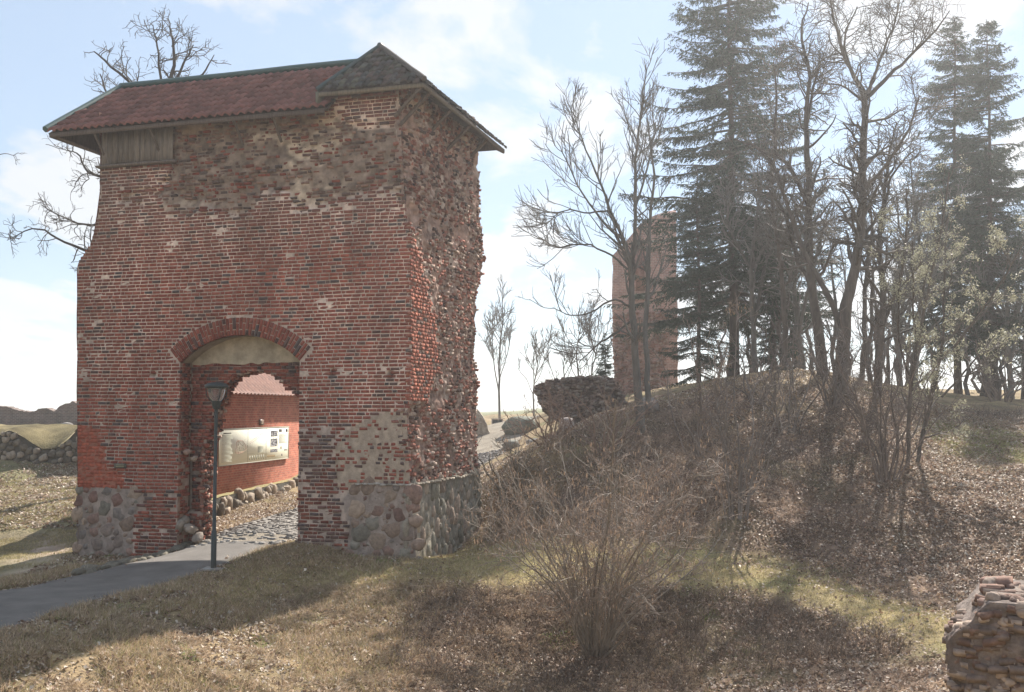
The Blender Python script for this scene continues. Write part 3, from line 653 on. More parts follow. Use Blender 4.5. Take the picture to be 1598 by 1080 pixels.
# arch ring
nv_ = 44
vm = [brickmesh(40+i) for i in range(5)]
for i in range(nv_):
    th_ = -AMAX+(i+.5)*2*AMAX/nv_; tw = 2*AMAX*(RA+TH*.5)/nv_-.03
    split = (.345, .15) if i % 2 else (.15, .345); r0 = RA+.01
    for s in split:
        rc = r0+s/2; k = bcol('n')*.96
        piece('arch_brick', rnd.choice(vm), (xm+rc*math.sin(th_), .055+rnd.gauss(0, .004), ZC+rc*math.cos(th_)), (tw*(rc/(RA+TH*.5)), .14, s), (0, th_+rnd.gauss(0, .01), 0), k, T); r0 += s+.028
# inner wall bricks, reveal bricks
C_, S_, K_, A_ = [], [], [], []
z = ZB; ri = 0
while z < za-.03:
    x = xa-.05+(.1 if ri % 2 else 0)-rnd.uniform(0, .15)
    while x < xb:
        w = PATT[(ri+int(x*7)) % 3]*rnd.uniform(.9, 1.05); x0, x1 = max(x, xa+.004), min(x+w, xb); xcc = (x0+x1)/2; zz_ = z+CH/2
        i0, i1 = bool(insd(x0, zz_)), bool(insd(x1, zz_))
        if not (i0 and i1) and x1-x0 > .04:
            lowr = zz_ < LF(300, 690, ND)[1]
            if i1: x1 = x0+(x1-x0)*rnd.uniform(.4, .95)
            if i0: x0 = x1-(x1-x0)*rnd.uniform(.4, .95)
            near = i0 or i1; dp = rnd.gauss(0, .01) if lowr else 0
            brk = inpoly(xcc, zz_, [LF(270, 735, ND), LF(318, 700, ND), LF(322, 800, ND), LF(275, 800, ND)])
            if not (lowr and rnd.random() < .12):
                C_.append(((x0+x1)/2, ND+.07+dp+(.15 if brk else 0), zz_)); S_.append((x1-x0, .14, CH-.018)); K_.append(bcol('d' if rnd.random() < .25 else 'n')*.95); A_.append((0, rnd.gauss(0, .015), rnd.gauss(0, .04 if near or lowr else .01)))
        x += w+.02
    # reveal on the left
    for y0, y1 in (((.15, .38), (.4, .6)) if ri % 2 else ((.15, .26), (.28, .52))):
        if z < LF(280, 720)[1] and rnd.random() < .3: continue
        C_.append((xa-.05+rnd.gauss(0, .006 if z > LF(280, 720)[1] else .03), (y0+y1)/2, z+CH/2)); S_.append((.12, y1-y0, CH-.018)); K_.append(bcol('n')*.9); A_.append((0, 0, 0))
    # reveal on the right, up the whole thickness
    y0 = .14
    while y0 < ND+IW: 
        w = rnd.choice((.26, .13)); C_.append((xb+.05, y0+w/2, z+CH/2)); S_.append((.12, w, CH-.018)); K_.append(bcol('n')*.9); A_.append((0, 0, 0)); y0 += w+.02
    z += CH; ri += 1
# torn jamb of the doorway: broken bricks facing the opening
for i in range(len(seg)-1):
    a, b = seg[i], seg[i+1]; n_ = 5
    for k in range(n_*2):
        k = k/2
        if rnd.random() < .2 or a[0] > xb-.1: continue
        q = a+(b-a)*rnd.random(); C_.append((q[0]-.03+rnd.uniform(-.03, .05), ND+.05+IW*k/n_+rnd.uniform(0, .1), q[1]+rnd.uniform(-.03, .06))); S_.append((rnd.uniform(.08, .17), rnd.uniform(.09, .14), .08)); K_.append(bcol('s' if rnd.random() < .7 else 'n')); A_.append((rnd.gauss(0, .1), rnd.gauss(0, .1), rnd.gauss(0, .3)))
mb = MB(); boxes(mb, C_, S_, K_, .008, A_); mb.build('gateway_brickwork', M['brick'], T, kind='stuff')
# pale stone lumps at the foot of the left jamb
for (px, py, s, c) in ((284, 816, .5, (.27, .23, .19)), (298, 826, .36, (.3, .25, .21)), (272, 818, .42, (.28, .23, .2)), (292, 705, .2, (.36, .24, .19)), (303, 716, .18, (.33, .25, .2)), (258, 835, .4, (.2, .15, .13)), (308, 840, .3, (.24, .2, .17))):
    x, z_ = LF(px, py, .3); piece('stone', rnd.choice(ROCKS), (x, .3, z_), (s*1.2, s, s*.8), (rnd.random(), rnd.random(), rnd.random()*6), c, T)

# ---- bricks of the torn side face
C_, S_, K_, A_ = [], [], [], []
z = zpl+.02; ri = 0
ng_s = lambda y, z: float(vnoise(y*.8, z*.5, 60))
while z < TOPR-.3:
    y = .14 if ri % 2 == 0 else .0; dmax = float(lerp(SE, z))
    ylist = []
    while y < dmax-.04:
        cln = bool(inpoly(y+.07, z+.05, CLP))
        w = (PATT[(ri+len(ylist)) % 3] if cln else rnd.choice((.11, .13, .16, .24)))*rnd.uniform(.85, 1.1); ylist.append((y, w, cln)); y += w+(.02 if cln else rnd.uniform(.01, .05))
    for y, w, cln in ylist:
        yc = y+w/2; dep = float(sdepth(np.array(yc), np.array(z)))
        xr0 = float(lerp(RE, z))*(1-min(1, yc/dmax))**6
        if cln:
            k = bcol('n')*1.15+np.array([.03, .03, .02]); C_.append((xr0-dep-.058+rnd.gauss(0, .003), yc, z+CH/2)); S_.append((.14, w, CH-.017)); K_.append(k); A_.append((0, 0, 0))
        else:
            if rnd.random() < .12 or vnoise(yc*1.7, z*1.1, 91) > .6 or vnoise(yc*4, z*3, 95) > .55: continue
            l_ = rnd.uniform(.14, .26); top = z > 9.5
            k = bcol('s')*(rnd.uniform(.5, .85) if top and rnd.random() < .7 else 1)
            C_.append((xr0-dep-l_/2+.04+rnd.gauss(0, .017), yc+rnd.gauss(0, .02), z+CH/2+rnd.gauss(0, .012))); S_.append((l_, w, CH*rnd.uniform(.55, .85))); K_.append(k); A_.append((rnd.gauss(0, .14), rnd.gauss(0, .14), rnd.gauss(0, .22)))
    z += CH; ri += 1
mb = MB(); boxes(mb, C_, S_, K_, .012, A_); mb.build('torn_brickwork', M['rubble'], T, kind='stuff')
# loose rubble ends along the left silhouette and rear
C_, S_, K_, A_ = [], [], [], []
z = ZB
while z < TOPL:
    x = float(lerp(LE, z)); 
    for k in range(5):
        C_.append((x+.05+rnd.uniform(-.02, .02)*(1 if z < LF(120, 415)[1] else 2.5), .2+k*.3, z+CH/2)); S_.append((.15, .25, CH-.018)); K_.append(bcol('n')*.85); A_.append((0, 0, 0))
    z += CH
mb = MB(); boxes(mb, C_, S_, K_, .008, A_); mb.build('left_side_brickwork', M['brick'], T, kind='stuff')

# ---- fieldstones of the base
def pack(poly, rmin, rmax, tries, aspect=1.0):
    poly = np.array(poly); lo, hi = poly.min(0), poly.max(0); out_ = []
    for t in range(tries):
        r = rmax*(1-t/tries)**.9+rmin*(t/tries)**.9; r *= rnd.uniform(.8, 1.1); p = (rnd.uniform(lo[0], hi[0]), rnd.uniform(lo[1], hi[1]))
        if not inpoly(p[0], p[1], [tuple(q) for q in poly]): continue
        ok = True
        for q in out_:
            if math.hypot((p[0]-q[0]), (p[1]-q[1])/aspect) < (r+q[2])*.93: ok = False; break
        if ok: out_.append((p[0], p[1], r))
    return out_
ns = 0
for poly in ([LF(121, 764), LF(200, 764), LF(215, 772), LF(208, 800), LF(203, 830), LF(203, 892), LF(119, 892)], [LF(553, 760), LF(545, 790), LF(552, 820), LF(540, 880), LF(652, 890), LF(643, 760)]):
    for (x, z, r) in pack(poly, .05, .27, 1500, .92):
        k = scol(); s = r*2*1.08
        piece('stone', rnd.choice(STONES), (x, .075+.02*rnd.random(), z), (s*rnd.uniform(.92, 1.1), .22 if r > .12 else .19, s*.9), (0, rnd.uniform(-.4, .4), rnd.uniform(-.2, .2)), k, T)
spoly = [(0.05, ZB), (0.05, zpl-.08), (TD+.1, zpl-.08), (TD+.2, ZB)]
for (y, z, r) in pack(spoly, .055, .2, 2600, 1.45):
    k = scol(rnd.choice([(.22, .22, .195), (.26, .25, .22), (.19, .19, .165), (.32, .28, .24), (.25, .21, .18)])); s = r*2*1.1
    piece('stone', rnd.choice(STONES), (-.125+.03*rnd.random(), y, z), (.26, s*.95, s*1.5), (rnd.uniform(-.25, .25), 0, rnd.uniform(-.15, .15)), k, T)
# pale ledge on top of the base
mb = MB(); 
for i in range(26): box(mb, (.0-.06+rnd.gauss(0, .02), .12+i*.25, zpl+rnd.gauss(0, .015)), (.26, .24, .06), np.array([.36, .31, .25])*rnd.uniform(.7, 1.1), (0, rnd.gauss(0, .05), rnd.gauss(0, .1)), .015)
for i in range(9): box(mb, (LF(560, 757)[0]+i*.19, .02, LF(600, 756)[1]+rnd.gauss(0, .01)), (.18, .13, .05), np.array([.40, .36, .32])*rnd.uniform(.8, 1.1), None, .012)
mb.build('ledge', M['mortar'], T)

# plaques
x, z = LF(188, 727); mb = MB(); box(mb, (x, -.012, z), (.42, .03, .15), (.09, .08, .06)); pq = mb.build('plaque', M['metal'], T)
mb = MB()
for k in range(2):
    for j in range(7): box(mb, (x-.13+j*.042, -.031, z+.028-k*.05), (.03, .006, .022), (.36, .33, .2))
mb.build('lettering', M['print'], pq)

# ---- weathered boards below the left eave
x0, zt = LF(158, 190, -.12); x1, zb_ = LF(268, 250, -.12); nb = 13; bw = (x1-x0)/nb
for i in range(nb):
    g = rnd.uniform(.75, 1.15); mb = MB(); box(mb, (x0+(i+.5)*bw, -.06+rnd.gauss(0, .006), (TOPL+zb_)/2+.02), (bw-.012, .03, TOPL-zb_-.02), np.array([.215, .185, .16])*g, None, .004); mb.build('board', M['wood'], T)
mb = MB(); box(mb, ((x0+x1)/2, -.09, zb_-.03), (x1-x0+.25, .17, .07), (.17, .14, .12), None, .006); mb.build('beam', M['wood'], T)

# ---- roof
OVH = .62
ey = -OVH
exl = LF(76, 190, ey)[0]; exr = LF(507, 172, ey)[0]
ry = 2.6
xrl, zrl = LF(190, 133, ry); xrr, zrr = LF(500, 113, ry); rzz = (zrl+zrr)/2
rear_e = TD+OVH; exw = exl
def plane_quad(m_, pts, col, th=.05):
    pts = np.array(pts, float); n = np.cross(pts[1]-pts[0], pts[2]-pts[0]); n /= np.linalg.norm(n); k = len(pts)
    v = np.vstack([pts, pts-n*th]); m_.add(v[:k] if False else v, [[0, 1, 2, 3], [7, 6, 5, 4]] if k == 4 else np.array([[0, 1, 2], [5, 4, 3]]), col)
    for i in range(k):
        j = (i+1) % k; m_.add([v[i], v[j], v[j+k], v[i+k]], [[0, 3, 2, 1]], col)
RXR = LF(545, 120, .9)[0]   # right end of the left roof tucks under the cross roof
mb = MB(); ur = (.11, .09, .075)
plane_quad(mb, [(exl, ey, ez-.03), (RXR, ey, ez-.03), (RXR, ry, rzz-.04), (xrl, ry, rzz-.04)], ur)
plane_quad(mb, [(RXR, rear_e, ez-.03), (exl, rear_e, ez-.03), (xrl, ry, rzz-.04), (RXR, ry, rzz-.04)], ur)
plane_quad(mb, [(exl, rear_e, ez-.03), (exl, ey, ez-.03), (xrl, ry, rzz-.04)], ur)
roof = mb.build('roof', M['wood'], T)
def tile_mesh(w, l, seed, grey=False):
    m_ = MB(); n = 7; u = np.linspace(-.5, .5, n); prof = .042*np.cos(u*2*np.pi*1.0)*(1 if not grey else .45); 
    top = np.stack([u*w*1.03, np.full(n, l*.5), prof], 1); bot = np.stack([u*w*1.03, np.full(n, -l*.5), prof+.065], 1); lip = bot-np.array([0, 0, .06])
    v = np.vstack([top, bot, lip]); f = [[i, i+1, n+i+1, n+i][::-1] for i in range(n-1)]+[[n+i, n+i+1, 2*n+i+1, 2*n+i][::-1] for i in range(n-1)]
    m_.add(v, f, (1, 1, 1)); me = m_.mesh('roof_tile', False); me.materials.append(M['greytile' if grey else 'tile']); return me
def tile_slope(mesh, o, ux, uy, W_, L_, tw, tl, inside, colf, name, jit=.01, maxn=300, grey=False, owner=None):
    """o: eave start corner, ux along the eave, uy up the slope"""
    ux, uy = Vector(ux).normalized(), Vector(uy).normalized(); uz = ux.cross(uy); pl = []
    nr, nc = int(math.ceil(L_/tl)), int(math.ceil(W_/tw))
    for r in range(nr):
        for c in range(nc):
            a, b = (c+.5)*tw, (r+.5)*tl
            if inside(a, b): pl.append((a, b))
    pl.sort(key=lambda p: p[1]); big = MB()
    rot = Matrix((ux, uy, uz)).transposed()
    for i, (a, b) in enumerate(pl):
        loc = Vector(o)+ux*a+uy*(b+rnd.gauss(0, jit))+uz*(.05+rnd.gauss(0, jit*.3)); R3 = rot @ Euler((rnd.gauss(0, jit), 0, rnd.gauss(0, jit*1.5))).to_matrix(); k = colf()
        if i < maxn:
            ob = bpy.data.objects.new(name, mesh); COL.objects.link(ob); ob.parent = owner or T; ob.location = loc; ob.rotation_euler = R3.to_euler(); ob.color = (*k, 1)
        else:
            v = np.array([(R3 @ vv.co+loc)[:] for vv in mesh.vertices]); f = np.array([p.vertices[:] for p in mesh.polygons]); big.add(v, f, k)
    if big.n: big.build(name+'_rows', M['greytile' if grey else 'tile'], owner or T, smooth=True, kind='stuff')
def redt():
    g = rnd.uniform(.7, 1.3); return (.185*g, .078*g, .064*g)
def greyt():
    g = rnd.uniform(.55, 1.35); c = rnd.choice([(.085, .078, .078), (.11, .085, .08), (.07, .072, .075), (.1, .1, .085)]); return (c[0]*g, c[1]*g, c[2]*g)
run = ry-ey; rise = rzz-ez; SLn = math.hypot(run, rise); tw_, tl_ = .262, .47
tm = tile_mesh(tw_, tl_+.07, 1)
W_ = exr-exl
hipk = (xrl-exl)/SLn; print('ROOF', rzz, RXR, ez, TOPR, CEE)
tile_slope(tm, (exl, ey, ez), (1, 0, 0), (0, run, rise), W_, SLn, tw_, tl_, lambda a, b: a > b*hipk+.02 and a < W_-.05 and b < SLn-.05, redt, 'roof_tile', maxn=300)
tile_slope(tm, (RXR, rear_e, ez), (-1, 0, 0), (0, -run, rise), RXR-exl, SLn, tw_, tl_, lambda a, b: a < (RXR-exl)-b*hipk, redt, 'rear_roof_tile', maxn=0)
hl = rear_e-ey; hs = math.hypot(xrl-exl, rise)
tile_slope(tm, (exl, rear_e, ez), (0, -1, 0), (xrl-exl, 0, rise), hl, hs, tw_, tl_, lambda a, b: b/hs*hl/2 < a < hl-b/hs*hl/2, redt, 'hip_roof_tile', maxn=0)
teal = (.035, .08, .078)
def cap(name, a, b, w=.11, h=.09, col=teal, m='metal', lift=.09):
    a, b = np.array(a, float), np.array(b, float); mb = MB(); n = 8; t = np.linspace(0, 1, n)[:, None]; pts = a*(1-t)+b*t+np.array([0, 0, lift]); pts[:, 2] += rs.normal(0, .006, n)
    tube(mb, pts, w, 6, col); return mb.build(name, M[m], T)
cap('ridge_cap', (xrl-.05, ry, rzz), (RXR, ry, rzz)); cap('hip_cap', (xrl, ry, rzz), (exl-.08, ey-.05, ez)); cap('hip_cap', (xrl, ry, rzz), (exl-.08, rear_e+.05, ez), .09)
# fascia and soffit boards
mb = MB(); box(mb, ((exl+exr)/2, ey+.03, ez-.09), (exr-exl-.05, .04, .13), (.13, .1, .085), None, .004); box(mb, (exl+.03, (ey+rear_e)/2, ez-.09), (.04, rear_e-ey-.06, .13), (.13, .1, .085)); mb.build('fascia', M['wood'], T)
# cross roof over the right-hand corner
czl, cez = LF(497, 141, -.55); cxr_, cez2 = LF(656, 131, -.55); ce = 13.55; ce = (cez+cez2)/2
apx, apz = LF(593, 76, .9); cyr = TD+1.0; cy0 = -.55
xl_, xr2 = czl, max(cxr_, .55); apx = LF(593, 76, .9)[0]
mb = MB(); g0 = (.1, .08, .07)
plane_quad(mb, [(xl_, cy0, ce-.03), (xr2, cy0, ce-.03), (apx, .9, apz-.04)], g0)
plane_quad(mb, [(xr2, cy0, ce-.03), (xr2, cyr, ce-.03), (apx, cyr-.3, apz-.04), (apx, .9, apz-.04)], g0)
plane_quad(mb, [(xl_, cyr, ce-.03), (xl_, cy0, ce-.03), (apx, .9, apz-.04), (apx, cyr-.3, apz-.04)], g0)
plane_quad(mb, [(xr2, cyr, ce-.03), (xl_, cyr, ce-.03), (apx, cyr-.3, apz-.04)], g0)
croof = mb.build('corner_roof', M['wood'], T)
gt = tile_mesh(.2, .34, 2, True)
Wf = xr2-xl_; r_ = .9-cy0; h_ = apz-ce; Lf = math.hypot(r_, h_); apa = apx-xl_
tile_slope(gt, (xl_, cy0, ce), (1, 0, 0), (0, r_, h_), Wf, Lf, .2, .27, lambda a, b: b/Lf*apa+.03 < a < Wf-(Wf-apa)*b/Lf-.02, greyt, 'shingle', .035, 300, True)
Ls = math.hypot(xr2-apx, h_)
tile_slope(gt, (xr2, cy0, ce), (0, 1, 0), (apx-xr2, 0, h_), cyr-cy0, Ls, .2, .27, lambda a, b: a > b/Ls*(.9-cy0), greyt, 'side_shingle', .03, 0, True)
Ll = math.hypot(apx-xl_, h_)
tile_slope(gt, (xl_, cyr, ce), (0, -1, 0), (apx-xl_, 0, h_), cyr-cy0, Ll, .2, .27, lambda a, b: a < (cyr-cy0)-b/Ll*(.9-cy0), greyt, 'rear_shingle', .02, 0, True)
cap('hip_cap', (apx, .9, apz), (xl_-.05, cy0, ce), .075, col=(.045, .07, .07)); cap('verge_board', (apx, .9, apz), (xr2+.03, cy0-.02, ce), .085, col=(.11, .1, .095), m='wood'); cap('ridge_cap', (apx, .85, apz), (apx, cyr-.3, apz), .09, col=(.05, .06, .06))
mb = MB(); box(mb, ((xl_+xr2)/2, cy0+.02, ce-.08), (xr2-xl_-.02, .05, .12), (.2, .165, .12), None, .004); box(mb, (xr2-.02, (cy0+cyr)/2, ce-.08), (.05, cyr-cy0, .12), (.17, .14, .11), None, .004); mb.build('fascia', M['wood'], T)
mb = MB(); box(mb, (xl_-.05, .0, ce-.18), (.08, 1.1, .4), (.17, .16, .12), None, .01); mb.build('barge_board', M['wood'], T)
# struts and rafters under the eaves
def strut(a, b, w=.11, c=(.14, .11, .09)):
    mb = MB(); tube(mb, [a, b], w*.5, 4, c); mb.build('strut', M['wood'], T)
for y in (.1, 1.9, 3.7, 5.5): strut((-.45, y, ce-1.0), (xr2-.06, y, ce-.1), .13)
strut((-.55, -.02, ce-.75), (xr2-.08, cy0+.06, ce-.1), .13)
for px in (165, 250, 380, 440): x = LF(px, 200)[0]; strut((x, -.02, ez-.75), (x, ey+.06, ez-.1), .1)
strut((-TW+1.0, .3, ez-.8), (exl+.15, ey+.15, ez-.1), .1)
for i in range(22):
    x = exl+.3+i*(exr-exl-.4)/22; mb = MB(); tube(mb, [(x, ey+.05, ez-.09), (x, .3, ez-.09+.35*rise/run*2)], .045, 4, (.12, .1, .085)); mb.build('rafter', M['wood'], T)
for i in range(15):
    y = cy0+.3+i*.55; mb = MB(); tube(mb, [(xr2-.05, y, ce-.1), (-.25, y, ce-.1+.8*h_/(xr2-apx)*.6)], .045, 4, (.12, .1, .085)); mb.build('rafter', M['wood'], T)

# ---------------------------------------------------------------- lamp post
lp = P(333, 891, 27.6); lz = hz(lp[0], lp[1]); LP = empty('street_lamp', (lp[0], lp[1], lz), label='dark green lamp post with glass lantern in front of the gateway', cat='street lamp')
H_ = P(333, 600, lp[1])[2]-lz; dg = (.022, .032, .033)
mb = MB(); tube(mb, [(0, 0, -.1), (0, 0, 1.0), (0, 0, 1.02), (0, 0, H_-.62)], [.075, .07, .05, .045], 14, dg); mb.build('pole', M['metal'], LP, smooth=True)
mb = MB(); box(mb, (0, 0, .015), (.5, .45, .05), (.32, .3, .28), None, .01); mb.build('base_plate', M['mortar'], LP)
mb = MB(); tube(mb, [(0, 0, H_-.66), (0, 0, H_-.6), (0, 0, H_-.5), (0, 0, H_-.44)], [.07, .1, .13, .14], 12, dg); mb.build('collar', M['metal'], LP, smooth=True)
for k in range(4):
    a = k*math.pi/2+.6; mb = MB(); tube(mb, [(.12*math.cos(a), .12*math.sin(a), H_-.46), (.27*math.cos(a), .27*math.sin(a), H_-.3), (.29*math.cos(a), .29*math.sin(a), H_-.08)], .014, 6, dg); mb.build('arm', M['metal'], LP)
mb = MB(); tube(mb, [(0, 0, H_-.44), (0, 0, H_-.3), (0, 0, H_-.09)], [.12, .2, .24], 20, (1, 1, 1), False); mb.build('lantern_glass', M['glass'], LP, smooth=True)
mb = MB(); tube(mb, [(0, 0, H_-.1), (0, 0, H_-.08), (0, 0, H_-.02), (0, 0, H_+.03), (0, 0, H_+.06)], [.26, .31, .31, .24, .1], 20, dg); mb.build('lamp_cap', M['metal'], LP, smooth=True)

# ---------------------------------------------------------------- red building with the information board
TH_ = R(80); A0 = P(340, 600, 41.0)[:2]; bdir = np.array([math.cos(TH_), math.sin(TH_)])
B = empty('red_brick_building', (A0[0], A0[1], 0), TH_, label='red brick building with tiled roof seen through the gateway', cat='building')
def LB(px, py, d=0.0):
    r = ray(px, py); c, s = math.cos(TH_), math.sin(TH_); o = np.array([0-A0[0], 0-A0[1], CAMZ]); ol = np.array([o[0]*c+o[1]*s, -o[0]*s+o[1]*c, o[2]]); q = np.array([r[0]*c+r[1]*s, -r[0]*s+r[1]*c, r[2]]); t = (d-ol[1])/q[1]; p = ol+q*t; return p[0], p[2]
# local: x along the wall, y into the building, -y towards the viewer
mb = MB(); EZ = (LB(357, 617, -.4)[1]+LB(452, 618, -.4)[1])/2+.1
mb.add([(-.8, 0, -.5), (11, 0, -.5), (11, 0, EZ), (-.8, 0, EZ), (-.8, 3.2, -.5), (11, 3.2, -.5), (11, 3.2, EZ), (-.8, 3.2, EZ)], [[0, 1, 2, 3], [1, 5, 6, 2], [5, 4, 7, 6], [4, 0, 3, 7]]); mb.build('wall', M['redwall'], B)
mb = MB(); ux_ = np.linspace(-1.0, 11.3, 410)[:, None]; nrw = 9; rows = []
for r in range(nrw):
    for e in (0, 1):
        s = (r+e)/nrw; rows.append((-.36+1.96*s, EZ-.12+1.7*s+(.0 if e else .045)))
rows = np.array(rows); X = np.broadcast_to(ux_, (410, len(rows))); Y = np.broadcast_to(rows[:, 0], X.shape); Zr = rows[:, 1][None]+.07*np.abs(np.sin(X*math.pi/.36))
mb.add(np.stack([X, Y, Zr], -1).reshape(-1, 3), grid_faces(410, len(rows)), np.array([.25, .125, .095])*(1+.25*fbm(X*2, Zr*2, 1, 3)[..., None]).reshape(-1, 1))
mb.add([(-1.0, 1.6, EZ+1.57), (11.3, 1.6, EZ+1.57), (11.3, 3.5, EZ-.1), (-1.0, 3.5, EZ-.1)], [[0, 1, 2, 3]], (.3, .2, .16))
mb.add([(-.8, 0, EZ), (-.8, 3.2, EZ), (-.8, 1.6, EZ+1.5)], [[0, 1, 2]], (.3, .1, .07)); mb.add([(11, 3.2, EZ), (11, 0, EZ), (11, 1.6, EZ+1.5)], [[0, 1, 2]], (.3, .1, .07)); mb.build('roof', M['tile'], B)
bx0, bz1 = LB(342, 669, -.06); bx1, _ = LB(450, 669, -.06); bz0 = (LB(342, 724, -.06)[1]+LB(450, 718, -.06)[1])/2; bz1 = (bz1+LB(450, 667, -.06)[1])/2
bc = l2 = np.array([A0[0]+bdir[0]*(bx0+bx1)/2, A0[1]+bdir[1]*(bx0+bx1)/2, (bz0+bz1)/2])
IB = empty('information_board', bc, TH_, label='large pale information board with map, text and photos on the red brick wall', cat='information board')
bw_, bh_ = bx1-bx0, bz1-bz0
mb = MB(); box(mb, (0, -.05, 0), (bw_, .05, bh_), (.86, .85, .72)); mb.build('panel', M['print'], IB)
mb = MB()
for (cx_, cz_, w, h) in ((0, bh_/2, bw_+.04, .03), (0, -bh_/2, bw_+.04, .03), (-bw_/2, 0, .04, bh_), (bw_/2, 0, .04, bh_)): box(mb, (cx_, -.06, cz_), (w, .05, h), (.42, .40, .33))
mb.build('frame', M['metal'], IB)
mb = MB(); q = lambda u, v: (-bw_/2+u*bw_, bh_/2-v*bh_)
def pr(u0, v0, u1, v1, c, m_=mb):
    a = q(u0, v0); b = q(u1, v1); box(mb, ((a[0]+b[0])/2, -.0775, (a[1]+b[1])/2), (abs(b[0]-a[0]), .003, abs(b[1]-a[1])), c)
pr(.05, .1, .15, .125, (.12, .12, .1))
for k in range(22): pr(.03, .16+k*.035, .03+rnd.uniform(.11, .145), .172+k*.035, (.42, .43, .36))
for u in (.375, .64): pr(u, .02, u+.004, .98, (.4, .4, .32))
pr(.375, .74, .64, .745, (.4, .4, .32))
for k in range(15): pr(.52, .55+k*.012, .6, .554+k*.012, (.46, .47, .4))
for k in range(7):
    pr(.40+k*.033, .80, .41+k*.033, .93, (.42, .44, .38)); pr(.66+k*.018, .85, .668+k*.018, .9, (.45, .3, .15))
for (u0, v0, u1, v1) in ((.71, .1, .82, .28), (.71, .34, .82, .58), (.71, .67, .82, .76)):
    for a in range(9):
        for b in range(7):
            g = rnd.choice((.1, .2, .35, .5)); pr(u0+(u1-u0)*a/9, v0+(v1-v0)*b/7, u0+(u1-u0)*(a+1)/9, v0+(v1-v0)*(b+1)/7, (g, g, g*1.05))
for (u0, v0, u1, v1) in ((.84, .06, .89, .15), (.95, .06, .985, .16), (.87, .6, .885, .68), (.93, .71, .98, .74), (.885, .84, .9, .9)): pr(u0, v0, u1, v1, (.18, .17, .17))
for k in range(10): pr(.84, .22+k*.03, .84+rnd.uniform(.1, .14), .232+k*.03, (.45, .46, .42))
def outline(pts, c, w=.012):
    for i in range(len(pts)-1):
        a = q(*pts[i]); b = q(*pts[i+1]); v = [(a[0], -.079, a[1]), (b[0], -.079, b[1])]; tube(mb, v, w*.5, 4, c)
ring = [(.27+.065*math.cos(t)*(1+.25*math.sin(3*t+1)), .52+.22*math.sin(t)*(1+.2*math.cos(2*t))) for t in np.linspace(0, 2*math.pi, 26)]; outline(ring, (.55, .3, .25)); outline([(u+.02, v-.03) for u, v in ring[:16]], (.6, .45, .3))
ring2 = [(.40, .42), (.43, .36), (.47, .30), (.5, .27), (.54, .2), (.58, .16), (.61, .13), (.6, .18), (.55, .25), (.5, .33), (.45, .39), (.41, .45)]; outline(ring2, (.6, .42, .4))
for k in range(12): outline([(.2+rnd.random()*.14, .3+rnd.random()*.45) for _ in range(3)], (.52, .48, .4), .007)
mb.build('print', M['print'], IB)
sx, sz = LB(408, 659, -.04); sp = A0+bdir*sx
mb = MB(); box(mb, (0, -.04, 0), (.46, .04, .26), (.12, .06, .04)); 
sg = mb.build('wall_sign', M['metal'], label='small dark brown sign on the red wall above the information board', cat='sign'); sg.location = (sp[0], sp[1], sz); sg.rotation_euler = (0, 0, TH_)
mb = MB()
for k in range(3): box(mb, (0, -.0615, .06-k*.06), (.34-.06*k, .004, .022), (.5, .42, .32))
mb.build('lettering', M['print'], sg)
# fieldstone retaining wall under the building
RW = empty('stone_retaining_wall', (A0[0], A0[1], 0), TH_, label='low fieldstone retaining wall at the foot of the red brick building', cat='stone wall')
rwa, rwb = LB(345, 776, -.45), LB(466, 748, -.45); rwt = lambda x: np.interp(x, [-2.6, rwa[0], rwb[0], 9], [rwa[1]-.15, rwa[1], rwb[1], rwb[1]+.2]); xs = np.linspace(-2.6, 9, 60); topz = rwt(xs); mb = MB(); rows = 12
u = np.linspace(0, 1, rows); X = np.repeat(xs[:, None], rows, 1); Z = -.9+(topz[:, None]+.9)*u[None]; Y = -.62+.18*u[None]+.04*fbm(X*2, Z*2, 3, 3)
mb.add(np.stack([X, Y, Z], -1).reshape(-1, 3), grid_faces(60, rows), (.11, .1, .085))
Xt = np.repeat(xs[:, None], 5, 1); Yt = np.linspace(-.44, .03, 5)[None]+0*Xt; Zt = topz[:, None]+.03*fbm(Xt*3, Yt*3, 1, 3)+.02; mb.add(np.stack([Xt, Yt, Zt], -1).reshape(-1, 3), grid_faces(60, 5), (.3, .26, .13)); mb.build('core', M['ground'], RW)
for (x, z, r) in pack([(-1.5, -.7), (8.0, -.2), (8.0, rwt(8)-.05), (rwb[0], rwb[1]-.08), (rwa[0], rwa[1]-.08), (-1.5, rwa[1]-.2)], .1, .23, 900, 1.25):
    f = (z+.9)/(float(rwt(x))+.9); k = scol(rnd.choice([(.3, .27, .23), (.22, .2, .18), (.36, .32, .27), (.16, .15, .13)])); piece('stone', rnd.choice(STONES), (x, -.64+.18*f, z), (r*1.9, .36, r*2.6), (rnd.uniform(-.2, .2), rnd.uniform(-.5, .2), rnd.uniform(-.2, .2)), k, RW)

